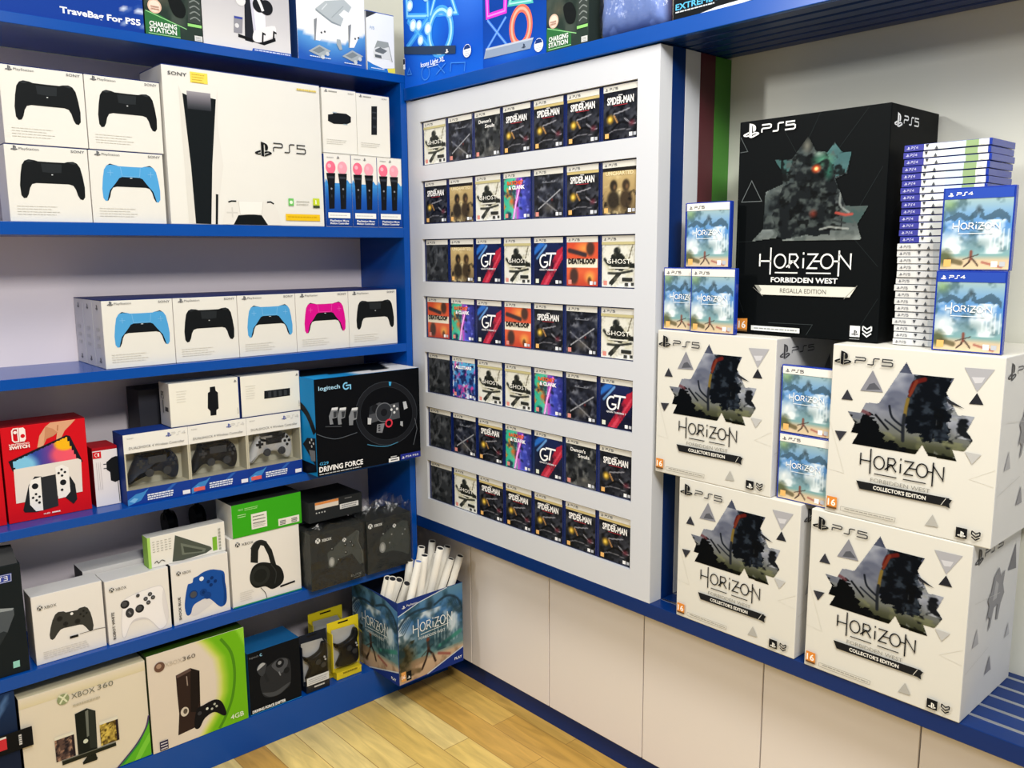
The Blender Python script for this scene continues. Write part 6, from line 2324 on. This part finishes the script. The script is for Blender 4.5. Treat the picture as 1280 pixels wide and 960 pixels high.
p.blob(*X(.49, .86), .06, .1, '#77776c', .8, .9)
p.blob(*X(.557, .756), .05, .05, '#e2562a', 1, .8)
p.blob(*X(.557, .756), .022, .022, '#ffd08a', 1, .6)
p.stroke([X(.74, .7), X(.72, .6), X(.78, .56)], .012, '#8a918e', .8, smooth=4)
p.blob(*X(.55, .56), .045, .05, '#7a3328', .8, .9)
p.stroke([X(.7, .56), X(.76, .55), X(.8, .552)], .016, '#a8483e', .9)
p.stroke([X(.68, .53), X(.76, .515)], .012, '#2b3030')
p.stroke([X(.6, .49), X(.66, .5), X(.78, .49)], .012, '#9a9f9a', .8)
a = Art(w, h)
FAINT = '#23292a'
for L in ([(0.565, .995), (0.32, 0.628), (0.243, 0.484)], [(0.871, .995), (0.649, 0.793)], [(0.971, 0.745), (0.766, 0.487), (0.975, 0.327)], [(0.987, 0.192), (0.839, 0.01)], [(0.328, 0.937), (0.447, 0.8)], [(0.016, 0.439), (0.158, 0.442)], [(.02, .55), (.02, .2), (.08, .1)]):
    a.line(L, .0009, FAINT)
a.line([(0.27, 0.06), (0.581, 0.063), (0.54, 0.014)], .0012, '#33393a')
a.line([(0.107, 0.724), (0.186, 0.627), (0.036, 0.628)], .0018, '#5a6061', closed=True)
a.line([(0.012, 0.93), (0.069, 0.861), (0.012, 0.859)], .0016, '#4d5354')
a.grid(p.im, .12, .438, .9, .903, clip=art_pts)
a.obj('picture_print', o)
b = Art(w, h)
b.hz(.191, .318, .618 * w, .029, '#eef0ec', .0034)
b.rect(.304, .293, .464, .299, '#dfe1dd')
b.rect(.522, .293, .687, .299, '#dfe1dd')
b.text('FORBIDDEN WEST', .277, .252, .0105, '#eef0ec', width=.456 * w, bold=.025)
b.obj('lettering', o)
b = Art(w, h)
b.poly([(0.16, 0.236), (0.853, 0.238), (0.815, 0.193), (0.213, 0.192)], '#d9d8cc')
b.poly([(.16, .236), (.2, .2), (.213, .215), (.19, .236)], '#9a9a90')
b.line([(.15, .225), (.225, .185)], .001, '#8a8a82')
b.line([(.78, .185), (.86, .245)], .001, '#8a8a82')
b.text('REGALLA EDITION', .348, .204, .0095, '#6f6f68', width=.315 * w)
b.obj('band_print', o)
b = Art(w, h)
b.ps(.035, .92, .04, '#f2f4f2')
b.psx(.172, .94, .0155, '#f2f4f2', '5', wm=.236 * w, th=.0032)
b.poly([(0.041, 0.072), (0.117, 0.075), (0.117, 0.013), (0.041, 0.011)], '#e2923e')
b.text('16', .05, .028, .0155, '#fff8ee', width=.055 * w, bold=.02)
b.rect(.041, .011, .117, .02, '#7a5a34')
b.rect(.148, .02, .5, .043, '#dfe1de')
b.dashes(.17, .028, .48, 1, .02, .0028, '#8d908e', ragged=0)
b.rect(.832, .023, .895, .071, '#eceeec')
b.ps(.842, .028, .015, '#111415')
b.chevrons(.912, .027, .965, .072, .0026, '#eceeec')
b.dashes(.832, .012, .895, 1, .01, .0016, '#8d908e', ragged=0)
b.obj('logo', o)
s = Art(w, h, 'right', d)
s.ps(.06, .905, .036, '#e6e8e6')
s.psx(.25, .925, .0145, '#d5d8d6', '5', wm=.3 * d, th=.0028)
s.line([(.1, .55), (.3, .62), (.2, .7)], .001, '#20262a')
s.obj('side_print', o)

# ------------------------------------------------------------------ game cases around the cartons
W1, H1, D1 = .12, .147, .0122


def hcase(label, x, z, y, group, bluehead=False, tilt=0.0):
    o = make_case('coast' + ('4' if bluehead else '5'), 'coast', W1, H1, D1, digit='4' if bluehead else '5', bluehead=bluehead, spine=.03)
    o.location = (x, y, z)
    o.rotation_euler = (tilt, 0, 0)
    return tag(o, label, 'game case', group)


GL_ = 'pale blue game cases on the white collector boxes'
T1 = 1.3085
hcase('pale blue game case half covered by its neighbour, closest to the display board', 1.0225, T1 + .0004, .0135, GL_)
hcase('pale blue game case in front of its neighbour, touching the black box', 1.1115 - .0005, T1 + .0004, .0, GL_)
hcase('pale blue game case standing on top of the other two beside the black box', 1.083, T1 + H1 + .0008, .0135, GL_)
for k in range(2):
    hcase('game case standing hidden %s behind the upper pale blue case' % ('directly', 'deeper')[k], 1.07 - .006 * k, T1 + H1 + .0008, .0275 + .0135 * k, 'game cases lined up behind the front ones')
    hcase('game case standing hidden %s behind the lower pale blue cases' % ('directly', 'deeper')[k], 1.07 - .006 * k, T1 + .0004, .0275 + .0135 * k, 'game cases lined up behind the front ones')
hcase('pale blue game case in the gap, resting on the lower boxes', 1.3445, .9592, .0125, GL_)
hcase('pale blue game case in the gap, on top of the other case there', 1.3445, 1.1068, .0125, GL_)
hcase('pale blue game case with blue header, lower of the two before the tall pile', 1.6465, T1 + .0004, .018, GL_, True)
hcase('pale blue game case with blue header, upper of the two before the tall pile', 1.649, T1 + H1 + .0008, .018, GL_, True)


def flat_case(kind):
    L, Dp, Th = .155, .118, .0122
    r = box_obj('game_case', M['case'] if kind == 4 else M['clearcase'], (0, 0, 0, L, Dp, Th), bevel=.0012)
    Art._last = None
    a = Art(L, Th)
    a.rect(.005, .06, .24, .94, '#3d3f94' if kind == 4 else '#d3d3d0')
    a.obj('platform_band', r, M['gloss'])
    Art._last = None
    a = Art(L, Th)
    if kind == 4:
        segs = ((.24, .36, '#dcdedd'), (.36, .52, '#d6dcdc'), (.52, .72, '#c4d4e2'), (.72, .86, '#8fa878'), (.86, .97, '#dfe2dc'))
    else:
        segs = ((.24, .44, '#cbcccb'), (.44, .56, '#b3b9bc'), (.56, .76, '#c4d4e2'), (.76, .88, '#a5b496'), (.88, .97, '#dfe2dc'))
    for u0, u1, c in segs: a.rect(u0, .06, u1, .94, c)
    sp_ = a.obj('spine_label', r, M['gloss'])
    b = Art(L, Th)
    ink = '#c9cbe8' if kind == 4 else '#6d6f76'
    b.ps(.035, .3, .0065, ink)
    b.psx(.09, .34, .0042, ink, str(kind), wm=.013, th=.0008)
    b.poly([(.26, .9), (.3, .9), (.28, .4)], '#3a3d42')
    b.poly([(.37, .1), (.41, .1), (.39, .6)], '#50545a')
    b.rect(.88, .2, .93, .8, '#f2f2ee')
    b.obj('title_lettering', sp_)
    return r


FL = {4: flat_case(4), 5: flat_case(5)}
used = {4: False, 5: False}
r = random.Random(5)
NP, NW = 14, 15
for i in range(NP + NW):                     # from the bottom up
    k = 5 if i < NW else 4
    o = copy_tree(FL[k]) if used[k] else FL[k]
    used[k] = True
    o.location = (1.5555 + r.uniform(-.0025, .002), .058 + r.uniform(-.002, .002), T1 + .0006 + i * .01318)
    if k == 4:
        j = NP + NW - 1 - i
        lb = 'violet-blue spined game case lying in the tall pile, %s from its top' % ORD[j] if j else 'topmost violet-blue spined game case on the tall pile'
    else:
        lb = 'white spined game case lying in the tall pile, %s from its bottom' % ORD[i] if i else 'lowest white spined game case at the bottom of the tall pile'
    tag(o, lb, 'game case', 'tall pile of lying game cases')
